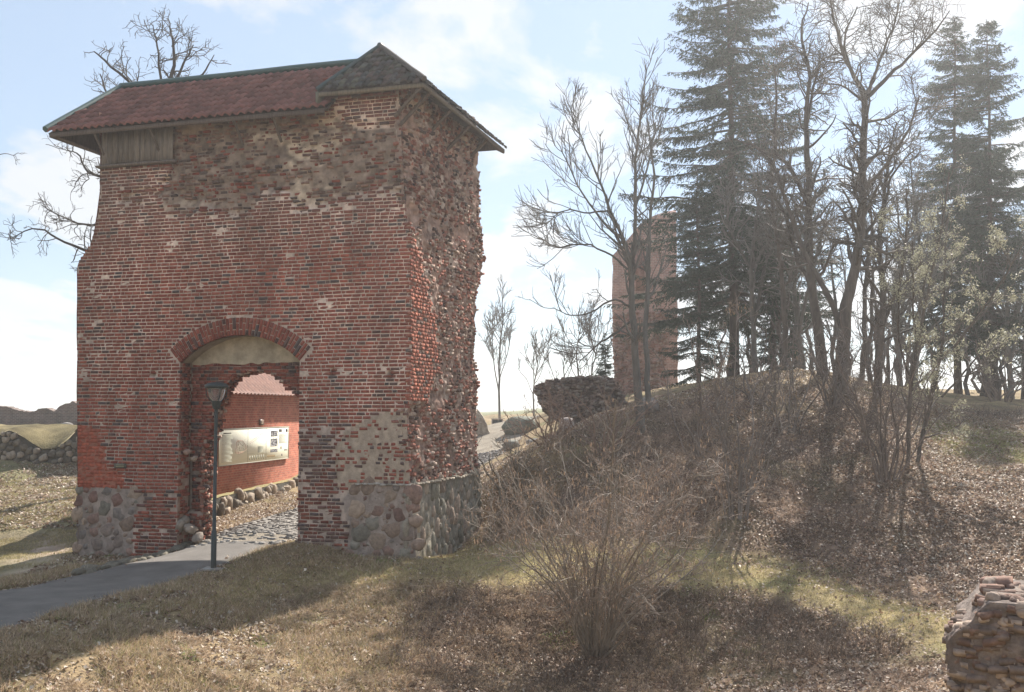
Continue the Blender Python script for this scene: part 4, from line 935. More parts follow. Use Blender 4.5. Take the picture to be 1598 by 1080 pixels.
# ---------------------------------------------------------------- ruins
def loft(m_, rows, thick, nring=60, amp=.08, fs=1.2, colf=None, origin=(0, 0, 0), dz=.15, seed=0):
    """rows: (z, x0, x1[, y0, y1]) -> a masonry mass with a closed, uneven surface"""
    rows = sorted(rows); zs = np.arange(rows[0][0], rows[-1][0]+dz, dz); zs = np.minimum(zs, rows[-1][0]); tab = np.array([r[:3] for r in rows])
    x0 = np.interp(zs, tab[:, 0], tab[:, 1]); x1 = np.interp(zs, tab[:, 0], tab[:, 2])
    per = np.linspace(0, 4, nring, endpoint=False); ex = np.interp(per, [0, 1, 2, 3, 4], [0, 1, 1, 0, 0]); eyy = np.interp(per, [0, 1, 2, 3, 4], [0, 0, 1, 1, 0])
    w_ = np.maximum(x1-x0, .02)
    # denser on the two long sides
    X = x0[:, None]+w_[:, None]*ex[None]; th_ = np.minimum(thick, w_+.3); Y = (thick-th_)[:, None]*.5+th_[:, None]*eyy[None]; Z = np.broadcast_to(zs[:, None], X.shape)
    nx_ = (ex-.5)*2; ny_ = (eyy-.5)*2; d = amp*fbm(X*fs+seed, Y*fs, Z*fs*1.3, 4)
    X = X+nx_[None]*d; Y = Y+ny_[None]*d
    n = len(zs); i = np.arange(n-1)[:, None]; j = np.arange(nring)[None]
    f = np.stack([i*nring+j, i*nring+(j+1) % nring, (i+1)*nring+(j+1) % nring, (i+1)*nring+j], -1).reshape(-1, 4)
    v = np.stack([X, Y, Z], -1).reshape(-1, 3); c = colf(v[:, 0], v[:, 1], v[:, 2]) if colf else np.full((len(v), 3), .3)
    m_.add(v+np.array(origin), f, c)
    top = np.stack([X[-1], Y[-1], Z[-1]], -1); m_.add(np.vstack([top, top.mean(0)])+np.array(origin), [[k, (k+1) % nring, nring] for k in range(nring)], c[-1])
def mcol(base, pale, seed):
    def f(x, y, z):
        n = fbm(x*1.1+seed, y*1.1, z*1.6, 4)[:, None]; p = np.clip(n*2.4, 0, 1); return (np.array(base)*(1-p)+np.array(pale)*p)*(1+.3*fbm(x*4, y*4, z*5, 3)[:, None])
    return f
# left: fieldstone wall with a sagging mossy top
o = P(60, 745, 52); LW = empty('fieldstone_wall', o, label='dark fieldstone wall with sagging mossy top left of the gate tower', cat='stone wall')
mb = MB(); xs = np.linspace(-7, 5, 90); tp = np.interp(xs, [-7, -2.2, -1.7, -1.0, 0, .7, 1.3, 1.8, 5], [2.2, 2.1, 2.35, 2.0, 1.35, 1.4, 1.9, 2.45, 2.5]); rows = 18; u = np.linspace(0, 1, rows)
X = np.repeat(xs[:, None], rows, 1); Z = -.6+(tp[:, None]+.6)*u[None]; Y = .35*u[None]+.08*fbm(X, Z, 4, 3); mb.add(np.stack([X, Y, Z], -1).reshape(-1, 3), grid_faces(90, rows), np.array([.085, .075, .06]))
mb.build('core', M['ground'], LW, smooth=True)
mb = MB(); X = np.repeat(xs[:, None], 8, 1); Y = np.linspace(.3, 3.0, 8)[None]+0*X; Z = tp[:, None]+.05+(2.55-tp[:, None])*np.linspace(0, 1, 8)[None]**.6+.06*fbm(X*2, Y*2, 3, 3); mb.add(np.stack([X, Y, Z], -1).reshape(-1, 3), grid_faces(90, 8), np.array([.17, .14, .075])*(1+.9*fbm(X*1.5, Y*1.5, 2, 4)[..., None]).reshape(-1, 1)); mb.build('moss', M['ground'], LW, smooth=True)
for (x, z, r) in pack([(-4, -.2), (2.6, -.2), (2.6, 2.3), (1.7, 2.2), (.8, 1.3), (0, 1.2), (-1, 1.8), (-1.7, 2.2), (-4, 2.0)], .1, .2, 1100, .9):
    f = (z+.6)/2.8; piece('stone', rnd.choice(STONES), (x, .35*f+.02, z), (r*2.1, .3, r*1.9), (0, rnd.uniform(-.4, .4), 0), scol(rnd.choice([(.19, .18, .15), (.25, .23, .2), (.13, .12, .1)])), LW)
# far ruined wall
o = P(50, 668, 74); mb = MB()
tpx = [(-12, 1.2), (-3.4, 1.35), (-1.9, 1.6), (-1.2, 1.15), (-.1, 1.1), (.6, 1.35), (1.6, 1.15), (2.0, 1.5), (2.5, 1.75), (3.2, 1.8), (3.6, 1.6), (3.75, .9), (4.2, .85), (9, 1.0)]
xs = np.linspace(-12, 9, 150); tpz = np.interp(xs, [a for a, b in tpx], [b for a, b in tpx])+.16*fbm(xs*2.5, 0*xs, 4, 4)+.13*np.abs(vnoise(xs*5, 0*xs, 8)); u = np.linspace(0, 1, 10)
for y0, fl in ((0, 1), (1.0, -1)):
    X = np.repeat(xs[:, None], 10, 1); Z = -.6+(tpz[:, None]+.6)*u[None]; Y = y0+.06*fbm(X*1.5, Z*2, 4, 3)*1; mb.add(np.stack([X, Y+0*X, Z], -1).reshape(-1, 3), grid_faces(150, 10)[:, ::fl])
mb.add(np.concatenate([np.stack([xs, 0*xs, tpz], 1), np.stack([xs, 0*xs+1, tpz], 1)]), grid_faces(2, 150)[:, ::-1])
ob = mb.build('ruined_brick_wall', M['farwall'], label='long low ruined brick wall on the skyline at the far left', cat='ruined wall'); ob.location = tuple(o)
# small thing on the bank left
o = P(104, 664, 60); piece('boulder', ROCKS[1], o, (.6, .5, .45), (0, 0, 1), (.3, .28, .26), None, label='small boulder lying on the grassy bank beside the tower', cat='boulder')
# pink tower ruin
Yp = 69; o = P(958, 640, Yp); sc_ = Yp/F
rowsP = [(-2, -.1, 101*sc_)]+[(((640-py)*sc_), (pl-958)*sc_, (1057-958)*sc_) for py, pl in ((600, 960), (520, 957), (460, 957), (398, 958), (385, 968), (372, 980), (358, 992), (350, 1000), (342, 1012), (334, 1026), (329, 1040), (325, 1052))]
mb = MB(); loft(mb, rowsP, 1.8, 120, .10, .9, None, dz=.2, seed=3)
PT = empty('ruined_tower', o, R(-8), label='tall pinkish ruined brick tower wall with sloping broken top among the trees', cat='ruined tower'); mb.build('wall', M['pinkwall'], PT)
mb = MB(); box(mb, ((1000-958)*sc_, -.02, (640-418)*sc_), (.62, .3, 3.0), (.3, .17, .14), None, .05); box(mb, ((1000-958)*sc_, -.05, (640-463)*sc_), (.8, .4, .28), (.03, .03, .03), None, .05); mb.build('painted_recess', M['rubble'], PT)  # recess and hole shade put into the colour of two boxes on the wall
mb = MB(); C_, S_, K_, A_ = [], [], [], []
for _ in range(700):
    z = rnd.uniform(0, 6.5); x = rnd.uniform(0, 3.5); k = bcol('s')*.5+np.array([.22, .15, .125]); C_.append((x, -.02+rnd.gauss(0, .04), z)); S_.append((rnd.uniform(.12, .3), .2, rnd.uniform(.07, .2))); K_.append(k); A_.append((rnd.gauss(0, .1), rnd.gauss(0, .2), rnd.gauss(0, .3)))
boxes(mb, C_, S_, K_, .02, A_); mb.build('rubble', M['rubble'], PT, kind='stuff')
# undercut masonry block
Yb = 47; o = P(836, 640, Yb); k_ = Yb/F
rowsB = [(-1, 1.9, 5.2)]+[((640-py)*k_, (a-836)*k_, (b-836)*k_) for py, a, b in ((645, 852, 975), (630, 844, 975), (618, 839, 972), (606, 836, 965), (600, 837, 962), (598, 848, 960), (593, 860, 955), (589, 898, 950))]
BK = empty('masonry_block', o, label='broken overhanging masonry block on the hill edge left of the pink tower ruin', cat='masonry ruin')
mb = MB(); loft(mb, rowsB, 2.2, 130, .2, 1.7, mcol((.19, .165, .15), (.30, .26, .23), 5), dz=.06, seed=9); mb.build('core', M['rubble'], BK)
C_, S_, K_, A_ = [], [], [], []; tb = sorted(rowsB)
for _ in range(900):
    z = rnd.uniform(-.4, tb[-1][0]); xa0 = np.interp(z, [t[0] for t in tb], [t[1] for t in tb]); xb0 = np.interp(z, [t[0] for t in tb], [t[2] for t in tb])
    C_.append((rnd.uniform(xa0, xb0), rnd.gauss(-.05, .06), z)); S_.append((rnd.uniform(.12, .3), .2, rnd.uniform(.06, .14))); K_.append(np.array([.19, .15, .13])*rnd.uniform(.6, 1.3) if rnd.random() < .7 else (.28, .25, .22)); A_.append((rnd.gauss(0, .1), rnd.gauss(0, .1), rnd.gauss(0, .3)))
boxes(mb := MB(), C_, S_, K_, .02, A_); mb.build('rubble', M['rubble'], BK, kind='stuff')
# low ruins and rocks by the far path
for (px, py, Yq, w, h, c, lb, tp_) in ((812, 674, 58, 1.9, 1.1, (.15, .16, .13), 'mossy dark rubble heap on the right edge of the far path', 'rubble_heap'), (799, 690, 52, 1.0, .5, (.2, .2, .17), 'small grey rock at the bend of the far path', 'boulder'), (832, 700, 44, .8, .4, (.3, .29, .26), 'pale flat rock in the dry grass above the ditch', 'boulder'), (884, 694, 41.5, .9, .5, (.42, .36, .33), 'pale pinkish rubble lump on the crest of the bank', 'boulder'), (1010, 655, 42, 1.2, .6, (.2, .17, .15), 'dark rubble lump at the foot of the spruce', 'boulder')):
    p = P(px, py, Yq); piece(tp_, ROCKS[rnd.randrange(5)], (p[0], p[1], hz(p[0], p[1])+h*.3), (w, w*.8, h*1.3), (0, 0, rnd.random()*3), c, None, label=lb, cat=tp_.replace('_', ' '))
o = P(752, 690, 60); mb = MB(); loft(mb, [(-.5, -.5, .5), (.5, -.5, .45), (1.0, -.45, .3), (1.5, -.4, .05), (1.9, -.4, -.25)], .8, 40, .08, 2, mcol((.3, .25, .2), (.4, .35, .28), 2)); ob = mb.build('wall_stub', M['rubble'], label='pale masonry stub at the left of the far path behind the tower', cat='ruined wall'); ob.location = tuple(o)
# framed notice stand and bin on the far path
p = P(776, 682, 66); NS = empty('notice_stand', (p[0], p[1], p[2]), .1, label='framed dark notice panel standing beside the far path', cat='notice stand')
mb = MB(); box(mb, (0, 0, .62), (.6, .05, .95), (.1, .095, .08)); mb.build('panel', M['metal'], NS)
mb = MB()
for (a, b, c, d) in ((-.33, .6, .07, 1.15), (.33, .6, .07, 1.15), (0, 1.14, .73, .07), (0, .12, .73, .07)): box(mb, (a, -.01, b), (c, .09, d), (.42, .36, .32))
mb.build('frame', M['wood'], NS)
p = P(757, 688, 62); mb = MB(); box(mb, (0, 0, .25), (1.1, .6, .5), (.12, .13, .12), None, .05); ob = mb.build('stone_trough', M['stone'], label='dark low stone block beside the far path', cat='stone block'); ob.location = tuple(p)
# foreground ruin at lower right
Yr = 13.5; o = P(1488, 1080, Yr); k_ = Yr/F
rowsR = [(-2.4, -.2, 3.2), (0, .0, 3)]+[((1080-py)*k_, (a-1488)*k_, 3.0) for py, a in ((1040, 1486), (1022, 1484), (1005, 1486), (990, 1498), (983, 1508), (971, 1518), (960, 1526), (950, 1534), (945, 1538))]+[((1080-940)*k_, .46, 2.9)]
rowsR = [(z, a, b) for z, a, b in rowsR]
FR = empty('stone_ruin', o, R(-23), label='weathered rubble masonry stump in the lower right foreground', cat='masonry ruin')
mb = MB(); loft(mb, rowsR, 2.0, 260, .13, 2.6, mcol((.17, .135, .12), (.31, .26, .23), 7), dz=.035, seed=2); mb.build('core', M['rubble'], FR)
tabR = sorted([(r[0], r[1]) for r in rowsR]); zs_ = [t[0] for t in tabR]; xs_ = [t[1] for t in tabR]; ztop = zs_[-1]
def fr_stone(x, y, z, big=1.0):
    s_ = rnd.uniform(.06, .14)*big; r = rnd.random(); c = scol((.18, .125, .11)) if r < .3 else (scol((.33, .28, .25)) if r < .6 else scol((.17, .14, .13)))
    if rnd.random() < .6: piece('brick', rnd.choice(BRICKS), (x, y, z), (s_*1.8, s_*1.2, s_*.7), (rnd.gauss(0, .1), rnd.gauss(0, .1), rnd.gauss(0, .3)), c, FR)
    else: piece('stone', rnd.choice(ROCKS), (x, y, z), (s_*1.5, s_*1.1, s_*.9), (rnd.uniform(-.4, .4), rnd.uniform(-.4, .4), rnd.random()*3), c, FR)
for _ in range(190):
    z = rnd.uniform(-.1, ztop-.05); xl = np.interp(z, zs_, xs_); fr_stone(xl+abs(rnd.gauss(0, .5))+.04, rnd.uniform(.0, .07), z)
for _ in range(60):
    z = rnd.uniform(-.1, ztop-.05); xl = np.interp(z, zs_, xs_); fr_stone(xl+rnd.uniform(.02, .08), rnd.uniform(.05, 1.6), z)
for _ in range(95):
    x_ = rnd.uniform(.46, 2.0); fr_stone(x_, rnd.uniform(.05, 1.8), ztop+rnd.uniform(-.06, .03)+.05*math.sin(x_*5), 1.5)

# ---------------------------------------------------------------- air haze, also added in place of the lens-flare veil
HZ = bpy.data.materials.new('haze_air'); HZ.use_nodes = True; hn = HZ.node_tree; hn.nodes.remove(hn.nodes['Principled BSDF'])
pv = hn.nodes.new('ShaderNodeVolumePrincipled'); pv.inputs['Color'].default_value = (.95, .97, 1, 1); pv.inputs['Density'].default_value = HAZE; pv.inputs['Anisotropy'].default_value = .6
hn.links.new(pv.outputs[0], hn.nodes['Material Output'].inputs['Volume'])
if HAZE > 0:
    mb = MB(); box(mb, (0, 60, 8), (2300, 2200, 50)); hb = mb.build('haze', HZ, kind='stuff')

# ---------------------------------------------------------------- vegetation
class Tree:
    """collects branch polylines and turns them into tubes"""
    def __init__(s, seed): s.r = np.random.RandomState(seed); s.lv = {}; s.tips = []
    def addp(s, lv, pts, rad): s.lv.setdefault((lv, len(pts)), []).append((pts, rad))
    def spawn(s, pts, rad, lv, P_):
        """children along a polyline. P_[lv] = dict(dens, len, ang, up, t0, wig, rr)"""
        if lv >= len(P_): s.tips.append(pts[-1]); return
        p = P_[lv]; seg_ = np.linalg.norm(np.diff(pts, axis=0), axis=1); L = seg_.sum(); n = s.r.poisson(p['dens']*L*(1-p['t0']))
        if p.get('min'): n = max(n, p['min'])
        cum = np.concatenate([[0], np.cumsum(seg_)])/max(L, 1e-6)
        for _ in range(n):
            t = p['t0']+(1-p['t0'])*s.r.rand()**.8; pos = np.array([np.interp(t, cum, pts[:, k]) for k in range(3)]); r0 = np.interp(t, cum, rad)
            i = min(np.searchsorted(cum, t), len(pts)-1); d = pts[i]-pts[i-1] if i > 0 else pts[1]-pts[0]; d = d/(np.linalg.norm(d)+1e-9)
            q = s.r.normal(size=3); q -= d*q.dot(d); q /= np.linalg.norm(q)+1e-9; a = R(p['ang'])*s.r.uniform(.7, 1.3)
            d = d*math.cos(a)+q*math.sin(a); ln = p['len']*s.r.uniform(.5, 1.25)*(1-.45*t)*(1 if not p.get('rel') else L*p['rel'])
            s.branch(pos, d, ln, min(r0*p['rr'], r0), lv, P_)
    def branch(s, pos, d, ln, r0, lv, P_):
        p = P_[lv]; m = p.get('m', 4); st = ln/m; pts = [pos]; d = d.copy(); up = np.array([0, 0, p['up']])
        for _ in range(m):
            d = d+up/m+s.r.normal(size=3)*p['wig']; d /= np.linalg.norm(d); pts.append(pts[-1]+d*st)
        pts = np.array(pts); rm = P_[lv].get('rmin', .003); r0 = max(r0, rm); rad = np.linspace(r0, max(r0*.4, rm*.75), m+1); s.addp(lv, pts, rad); s.spawn(pts, rad, lv+1, P_)
    def mesh(s, mbt, mbc, col, tcol=None, split=0):
        for (lv, m), L in s.lv.items():
            pts = np.array([a for a, b in L]); rad = np.array([b for a, b in L]); c = np.array(col)*(1+.2*s.r.normal(size=(len(L), 1))*.6)
            if tcol is not None and lv >= 2: c = np.array(tcol)*(1+.15*s.r.normal(size=(len(L), 1)))
            k = 9 if lv <= 0 else (5 if lv == 1 else 3); tubes(mbt if lv <= split else mbc, pts, rad, k, np.clip(c, .01, 1))
BARK = (.115, .095, .08); GREYB = (.15, .14, .125)
def guide(px, Y, jit=0, rk=.62):
    """[(px,py,radius px, dY)...] -> points and radii in metres"""
    pts = np.array([P(a, b, Y+(q[0] if q else 0)) for a, b, r, *q in px]); rad = np.array([r*rk*Y/F for a, b, r, *q in px]); n = max(8, 3*len(px))
    return cubic(pts, n), np.maximum(np.interp(np.linspace(0, len(px)-1, n), range(len(px)), rad), .01)
def bare_tree(name, Y, guides, P_, seed, label, cat='tree', group=None, bark=BARK, twig=None, leaves=None, name_obj='bare_tree', sink=.5):
    P_ = [dict(q, rmin=Y*k) if q else q for q, k in zip(P_, (0, .00042, .0003, .00021, .00018))]; g0 = guides[0][0]; base = P(g0[0], g0[1], Y); gz = hz(base[0], base[1]); tr = Tree(seed)
    root = empty(name_obj, (base[0], base[1], gz), label=label, cat=cat, group=group); off = np.array([base[0], base[1], gz])
    for gi, g in enumerate(guides):
        pts, rad = guide(g, Y); pts = pts+rs.normal(0, .02, pts.shape); 
        if gi == 0 or abs(g[0][1]-g0[1]) < 12: pts = np.vstack([[pts[0][0], pts[0][1], hz(pts[0][0], pts[0][1])-sink], pts]); rad = np.concatenate([[rad[0]*1.35], rad])
        dy = tr.r.normal(0, 1) if gi > 0 else 0
        if gi: pts[:, 1] += np.linspace(0, dy, len(pts))
        tr.addp(0, pts, rad); tr.spawn(pts, rad, 1, P_)
    a, b = MB(), MB(); tr.mesh(a, b, bark, twig)
    for m_ in (a, b): m_.v = [v-off for v in m_.v]
    a.build('trunk', M['bark'], root, smooth=True); b.build('crown', M['twig'], root)
    if leaves:
        tips = np.array(tr.tips)-off; lm = MB(); leafcloud(lm, tips, leaves, tr.r); lm.build('foliage', M['leaf'], root)
    return root, tr
def leafcloud(lm, tips, p, r):
    n = p['n']; t = tips[r.randint(0, len(tips), n)]+r.normal(0, p['sp'], (n, 3)); s = p['s']*r.uniform(.6, 1.3, n)
    a = r.normal(size=(n, 3)); a /= np.linalg.norm(a, axis=1, keepdims=True); b = np.cross(a, r.normal(size=(n, 3))); b /= np.linalg.norm(b, axis=1, keepdims=True)
    if p.get('hang'): a = a*.25+np.array([0, 0, -1]); 
    w = p.get('w', .5)
    v = np.stack([t-b*s[:, None]*w*.5, t+b*s[:, None]*w*.5, t+a*s[:, None]+b*s[:, None]*w*.35, t+a*s[:, None]-b*s[:, None]*w*.35], 1); c = np.array(p['c'])*(1+.3*r.normal(size=(n, 1)))
    lm.add(v.reshape(-1, 3), np.arange(n*4).reshape(-1, 4), np.repeat(np.clip(c, .02, .9), 4, 0))
def PP(l1=2.2, l2=1.0, l3=.45, d1=1.6, d2=2.6, d3=4, a=48, up=.35, wig=.16, t0=.25, rr=.5, l4=None):
    L = [dict(), dict(dens=d1*2.2, len=l1, ang=a, up=up, t0=t0, wig=wig, rr=rr, m=6, rmin=.008), dict(dens=d2*1.5, len=l2, ang=a, up=up*.6, t0=.15, wig=wig, rr=.6, m=4, rmin=.005), dict(dens=d3*1.9, len=l3, ang=a*.9, up=up*.4, t0=.1, wig=wig, rr=.65, m=3, rmin=.0035)]
    if l4: L.append(dict(dens=6, len=l4, ang=40, up=.1, t0=.1, wig=wig, rr=.7, m=2, rmin=.003))
    return L
# spruces
def spruce_mesh(seed, Hh, Rb, z0, dens=1.0, gap=.0):
    r = np.random.RandomState(seed); tm, cm = MB(), MB(); n = 14; z = np.linspace(-.6, Hh, n); pts = np.stack([.05*np.sin(z*.7), .05*np.cos(z*.5), z], 1); tube(tm, pts, np.interp(z, [-.6, 0, Hh], [.26*Hh/18, .2*Hh/18, .015]), 9, (.10, .08, .07), False)
    zz_ = z0; NT, ND_, NL, NC = [], [], [], []; BR, BRR = [], []
    while zz_ < Hh-.1:
        f = (zz_-z0)/(Hh-z0); k = r.poisson(5.5*dens)+1
        for _ in range(k):
            if r.rand() < gap: continue
            a = r.rand()*6.283; L = Rb*(1-f)**.7*r.choice([.45, .8, 1.0, 1.0])*r.uniform(.8, 1.15)+.25; zb = zz_+r.uniform(-.15, .15)
            m = 7; t = np.linspace(0, 1, m); h = .12*L*t-(.30+.3*r.rand())*L*t**1.3*(1-f*.7)+.22*L*t**3; rad = L*t
            bp_ = np.stack([rad*math.cos(a+.0), rad*math.sin(a), zb+h], 1)+r.normal(0, .02*L, (m, 3))*t[:, None]; BR.append(bp_); BRR.append(np.linspace(.03+.008*L, .006, m))
            nt_ = int(L/.07*2); tt = .12+.88*r.rand(nt_)**.8; pos = np.stack([np.interp(tt, t, bp_[:, q]) for q in range(3)], 1); side = r.choice([-1, 1], nt_)
            tl = (.24+.34*L*.5*(1-tt))*r.uniform(.6, 1.2, nt_); tl = np.minimum(tl, 1.1)
            dd = np.stack([math.cos(a)*.6-side*math.sin(a)*.8, math.sin(a)*.6+side*math.cos(a)*.8, r.uniform(-.75, -.1, nt_)], 1); dd /= np.linalg.norm(dd, axis=1, keepdims=True)
            NT.append(pos); ND_.append(dd); NL.append(tl)
        zz_ += r.uniform(.26, .42)*(1-.35*f)
    tubes(cm, np.array(BR), np.array(BRR), 3, np.full((len(BR), 3), (.09, .075, .06)))
    pos = np.concatenate(NT); dd = np.concatenate(ND_); tl = np.concatenate(NL)
    reps = np.maximum(2, (tl/.05).astype(int)); idx = np.repeat(np.arange(len(pos)), reps); u = r.rand(len(idx)); p0 = pos[idx]+dd[idx]*(tl[idx]*u)[:, None]; p0[:, 2] -= .25*(tl[idx]*u)**2
    q = r.normal(size=(len(idx), 3)); q[:, 2] -= .35; q = q/np.linalg.norm(q, axis=1, keepdims=True)*.8+dd[idx]*.8; ln = r.uniform(.07, .15, len(idx)); w = np.cross(q, r.normal(size=q.shape)); w /= np.linalg.norm(w, axis=1, keepdims=True)
    v = np.stack([p0-w*.02, p0+w*.02, p0+q*ln[:, None]], 1); g = r.uniform(.6, 1.35, (len(idx), 1)); c = np.array([.034, .055, .03])*g
    nm = MB(); nm.add(v.reshape(-1, 3), np.arange(len(idx)*3).reshape(-1, 3), np.repeat(c, 3, 0))
    return tm.mesh('trunk', True), cm.mesh('branches'), nm.mesh('foliage')
def spruce(meshes, px, py, Y, s, rot, label, group=None, sx=1.0, tilt=0, zoff=0):
    p = P(px, py, Y); z = hz(p[0], p[1])+zoff; root = empty('spruce_tree', (p[0], p[1], z), rot, label=label, cat='spruce tree', group=group); root.rotation_euler.y = tilt
    for nm, me, mt in zip(('trunk', 'branches', 'foliage'), meshes, ('bark', 'twig', 'needle')):
        o = link(nm, me, M[mt], root); o.scale = (s*sx, s*sx, s)
    return root
SA = spruce_mesh(1, 21, 5.3, 3.0, 1.0, .1); SB = spruce_mesh(2, 18, 3.7, 2.5, .95, .1); SCm = spruce_mesh(5, 15, 3.0, .6, .7, .05)
spruce(SA, 1146, 600, 57, 1.28, .4, 'tallest dark spruce, its top cut by the frame, right of the pink tower ruin')
spruce(SB, 1497, 622, 62, 1.28, 1.9, 'left one of the two slim spruces standing close together at right', sx=.95, tilt=R(-1))
spruce(SB, 1550, 640, 57, 1.2, 4.0, 'right one of the two slim spruces, its leaning trunk bare at the foot', sx=.9, tilt=R(-2.5))
spruce(SCm, 1092, 630, 53, .75, 2.0, 'shorter bushy dark spruce just right of the pink tower ruin')
spruce(SCm, 945, 645, 52, .27, 1.0, 'small dark conifer at the left foot of the pink tower ruin')
spruce(SCm, 1635, 640, 60, .9, 3.3, 'dark spruce at the right edge of the picture, partly outside it')
spruce(SCm, 1208, 610, 60, .7, 5.0, 'shaded spruce behind the tallest spruce on its right side')
# ash left of the pink ruin
P_ash = PP(2.2, 1.1, .5, 1.7, 2.2, 2.3, 38, .75, .10, .25)
bare_tree('', 39, [[(1000, 660, 12), (996, 600, 10), (988, 500, 8.5), (984, 420, 7), (972, 370, 4.5), (950, 320, 3.5), (925, 260, 2.5), (905, 205, 1.5), (890, 170, 1)], [(984, 430, 5), (990, 370, 4.5), (990, 300, 4), (992, 230, 3), (1000, 160, 2), (1005, 115, 1)], [(973, 372, 3.5), (945, 350, 3), (910, 300, 2.2), (885, 250, 1.6), (870, 215, 1)], [(988, 330, 3), (1010, 270, 2.6), (1025, 210, 2), (1035, 170, 1)], [(1012, 640, 8), (1010, 560, 7), (1012, 470, 6), (1018, 400, 5), (1022, 330, 4), (1030, 250, 3), (1022, 180, 2), (1020, 140, 1)],
    [(985, 478, 3), (955, 470, 2.6), (920, 490, 2), (885, 495, 1.4), (862, 485, .8)], [(985, 500, 3), (960, 520, 2.6), (930, 540, 2), (905, 565, 1)], [(980, 420, 3), (950, 395, 2.5), (910, 380, 2), (870, 385, 1.4), (845, 370, .8)], [(950, 330, 2.5), (915, 330, 2), (880, 325, 1.5), (855, 345, .8)]],
    P_ash, 3, 'bare many-stemmed ash with upswept twigs in front of the pink tower ruin', bark=GREYB)
P_oak = PP(2.4, 1.15, .55, 2.1, 3.0, 3.4, 55, .2, .24, .25)
bare_tree('', 42, [[(1310, 600, 20), (1316, 540, 17), (1322, 470, 14), (1338, 400, 12), (1345, 320, 10), (1347, 240, 9), (1350, 155, 8), (1330, 115, 5), (1312, 70, 4), (1300, 20, 3), (1290, -30, 1.5)], [(1350, 155, 6), (1375, 130, 5), (1400, 105, 3.5), (1430, 75, 2.5), (1445, 50, 1)], [(1352, 160, 5), (1370, 100, 3.5), (1395, 40, 2.5), (1405, -10, 1.5)], [(1318, 520, 8), (1290, 450, 7), (1262, 390, 6), (1240, 320, 5), (1215, 240, 4), (1190, 215, 3), (1160, 200, 1.5)], [(1345, 300, 5), (1385, 250, 4), (1410, 205, 3), (1420, 160, 1.5)], [(1330, 115, 3.5), (1318, 60, 2.5), (1340, 10, 1.5)], [(1340, 380, 5), (1380, 320, 4), (1395, 270, 3), (1432, 230, 1.5)]],
    P_oak, 4, 'largest bare oak, its forked crown reaching the top of the picture')
bare_tree('', 45, [[(1285, 600, 15), (1278, 520, 13), (1265, 430, 10), (1262, 330, 8.5), (1262, 260, 8), (1258, 190, 6), (1262, 110, 4.5), (1250, 50, 3), (1262, 5, 1.5)], [(1262, 320, 6), (1235, 260, 5), (1212, 230, 4), (1216, 150, 3), (1212, 90, 2)], [(1258, 200, 4), (1275, 120, 3), (1290, 80, 1.5)], [(1268, 450, 6), (1245, 400, 5), (1225, 330, 4), (1200, 290, 2)]],
    P_oak, 5, 'bare crooked oak just left of the largest oak')
bare_tree('', 43, [[(1368, 620, 11), (1372, 540, 10), (1380, 470, 8), (1372, 390, 6.5), (1380, 310, 5), (1388, 240, 3), (1400, 190, 1.5)], [(1375, 510, 5), (1400, 440, 4), (1408, 370, 3), (1405, 300, 2)], [(1378, 470, 4), (1350, 420, 3), (1335, 360, 2)]], PP(1.8, .9, .45, 1.4, 2.4, 3, 50, .3, .2, .2), 6, 'slim bare tree with dark trunk between the largest oak and the twin spruces')
bare_tree('', 47, [[(1345, 600, 7), (1350, 520, 6), (1352, 430, 5), (1360, 350, 3.5), (1352, 280, 2)]], PP(1.6, .9, .4, 1.4, 2.2, 3, 45, .4, .15, .3), 16, 'thin straight bare tree close behind the largest oak')
bare_tree('', 48, [[(1222, 600, 8), (1225, 500, 7), (1216, 400, 5), (1205, 300, 3.5), (1212, 220, 2)]], PP(1.6, .9, .4, 1.3, 2.2, 3, 45, .4, .15, .3), 17, 'thin bare tree between the tallest spruce and the oaks')
for i, (x0, y0, x1, y1, x2, y2, Yd, lb) in enumerate([(1180, 610, 1172, 420, 1190, 260, 50, 'grey bare tree rising close behind the tallest spruce, right side'), (1255, 600, 1240, 440, 1275, 300, 49, 'grey bare tree with leaning stem between the crooked oak and the thin bare tree'), (1425, 610, 1440, 430, 1420, 250, 52, 'bare tree with dark stem just left of the twin spruces'), (1405, 600, 1395, 460, 1425, 330, 54, 'short bare tree behind the slim bare tree'), (1580, 640, 1570, 500, 1590, 360, 56, 'bare tree right of the twin spruces near the picture edge')]):
    bare_tree('', Yd, [[(x0, y0, 8), (x0*.6+x1*.4, y0*.6+y1*.4, 7), (x1, y1, 5), (x1*.5+x2*.5, y1*.5+y2*.5, 3.5), (x2, y2, 1.5)], [(x0*.5+x1*.5, y0*.5+y1*.5, 5), (x1+30, y1-40, 3.5), (x1+50, y1-120, 1.5)], [(x1, y1, 4), (x1-35, y1-60, 3), (x1-45, y1-130, 1.5)]], PP(2.1, 1.1, .5, 1.9, 2.6, 2.8, 48, .35, .2, .2), 90+i, lb, bark=GREYB)
# budding tree in front of the twin spruces and saplings on the slope
bud = dict(n=11000, sp=.07, s=.06, c=(.40, .385, .27), w=.5)
bare_tree('', 35, [[(1416, 742, 5.5), (1418, 690, 5), (1420, 620, 4.5), (1432, 540, 4), (1450, 450, 3), (1470, 350, 2.4), (1480, 270, 1.5)], [(1430, 745, 5.5), (1446, 690, 5), (1468, 620, 4.5), (1490, 540, 4), (1500, 450, 3), (1510, 350, 2)], [(1432, 545, 3), (1420, 460, 2.5), (1415, 380, 1.5)], [(1490, 540, 3), (1530, 470, 2.4), (1560, 400, 1.5)], [(1470, 620, 3), (1520, 570, 2.4), (1565, 520, 1.5)], [(1425, 600, 3), (1400, 530, 2.2), (1395, 450, 1.2)]],
    PP(1.9, .9, .4, 1.5, 1.9, 1.8, 42, .5, .16, .1), 7, 'two-stemmed budding tree with tiny pale leaves in front of the twin spruces', leaves=bud)
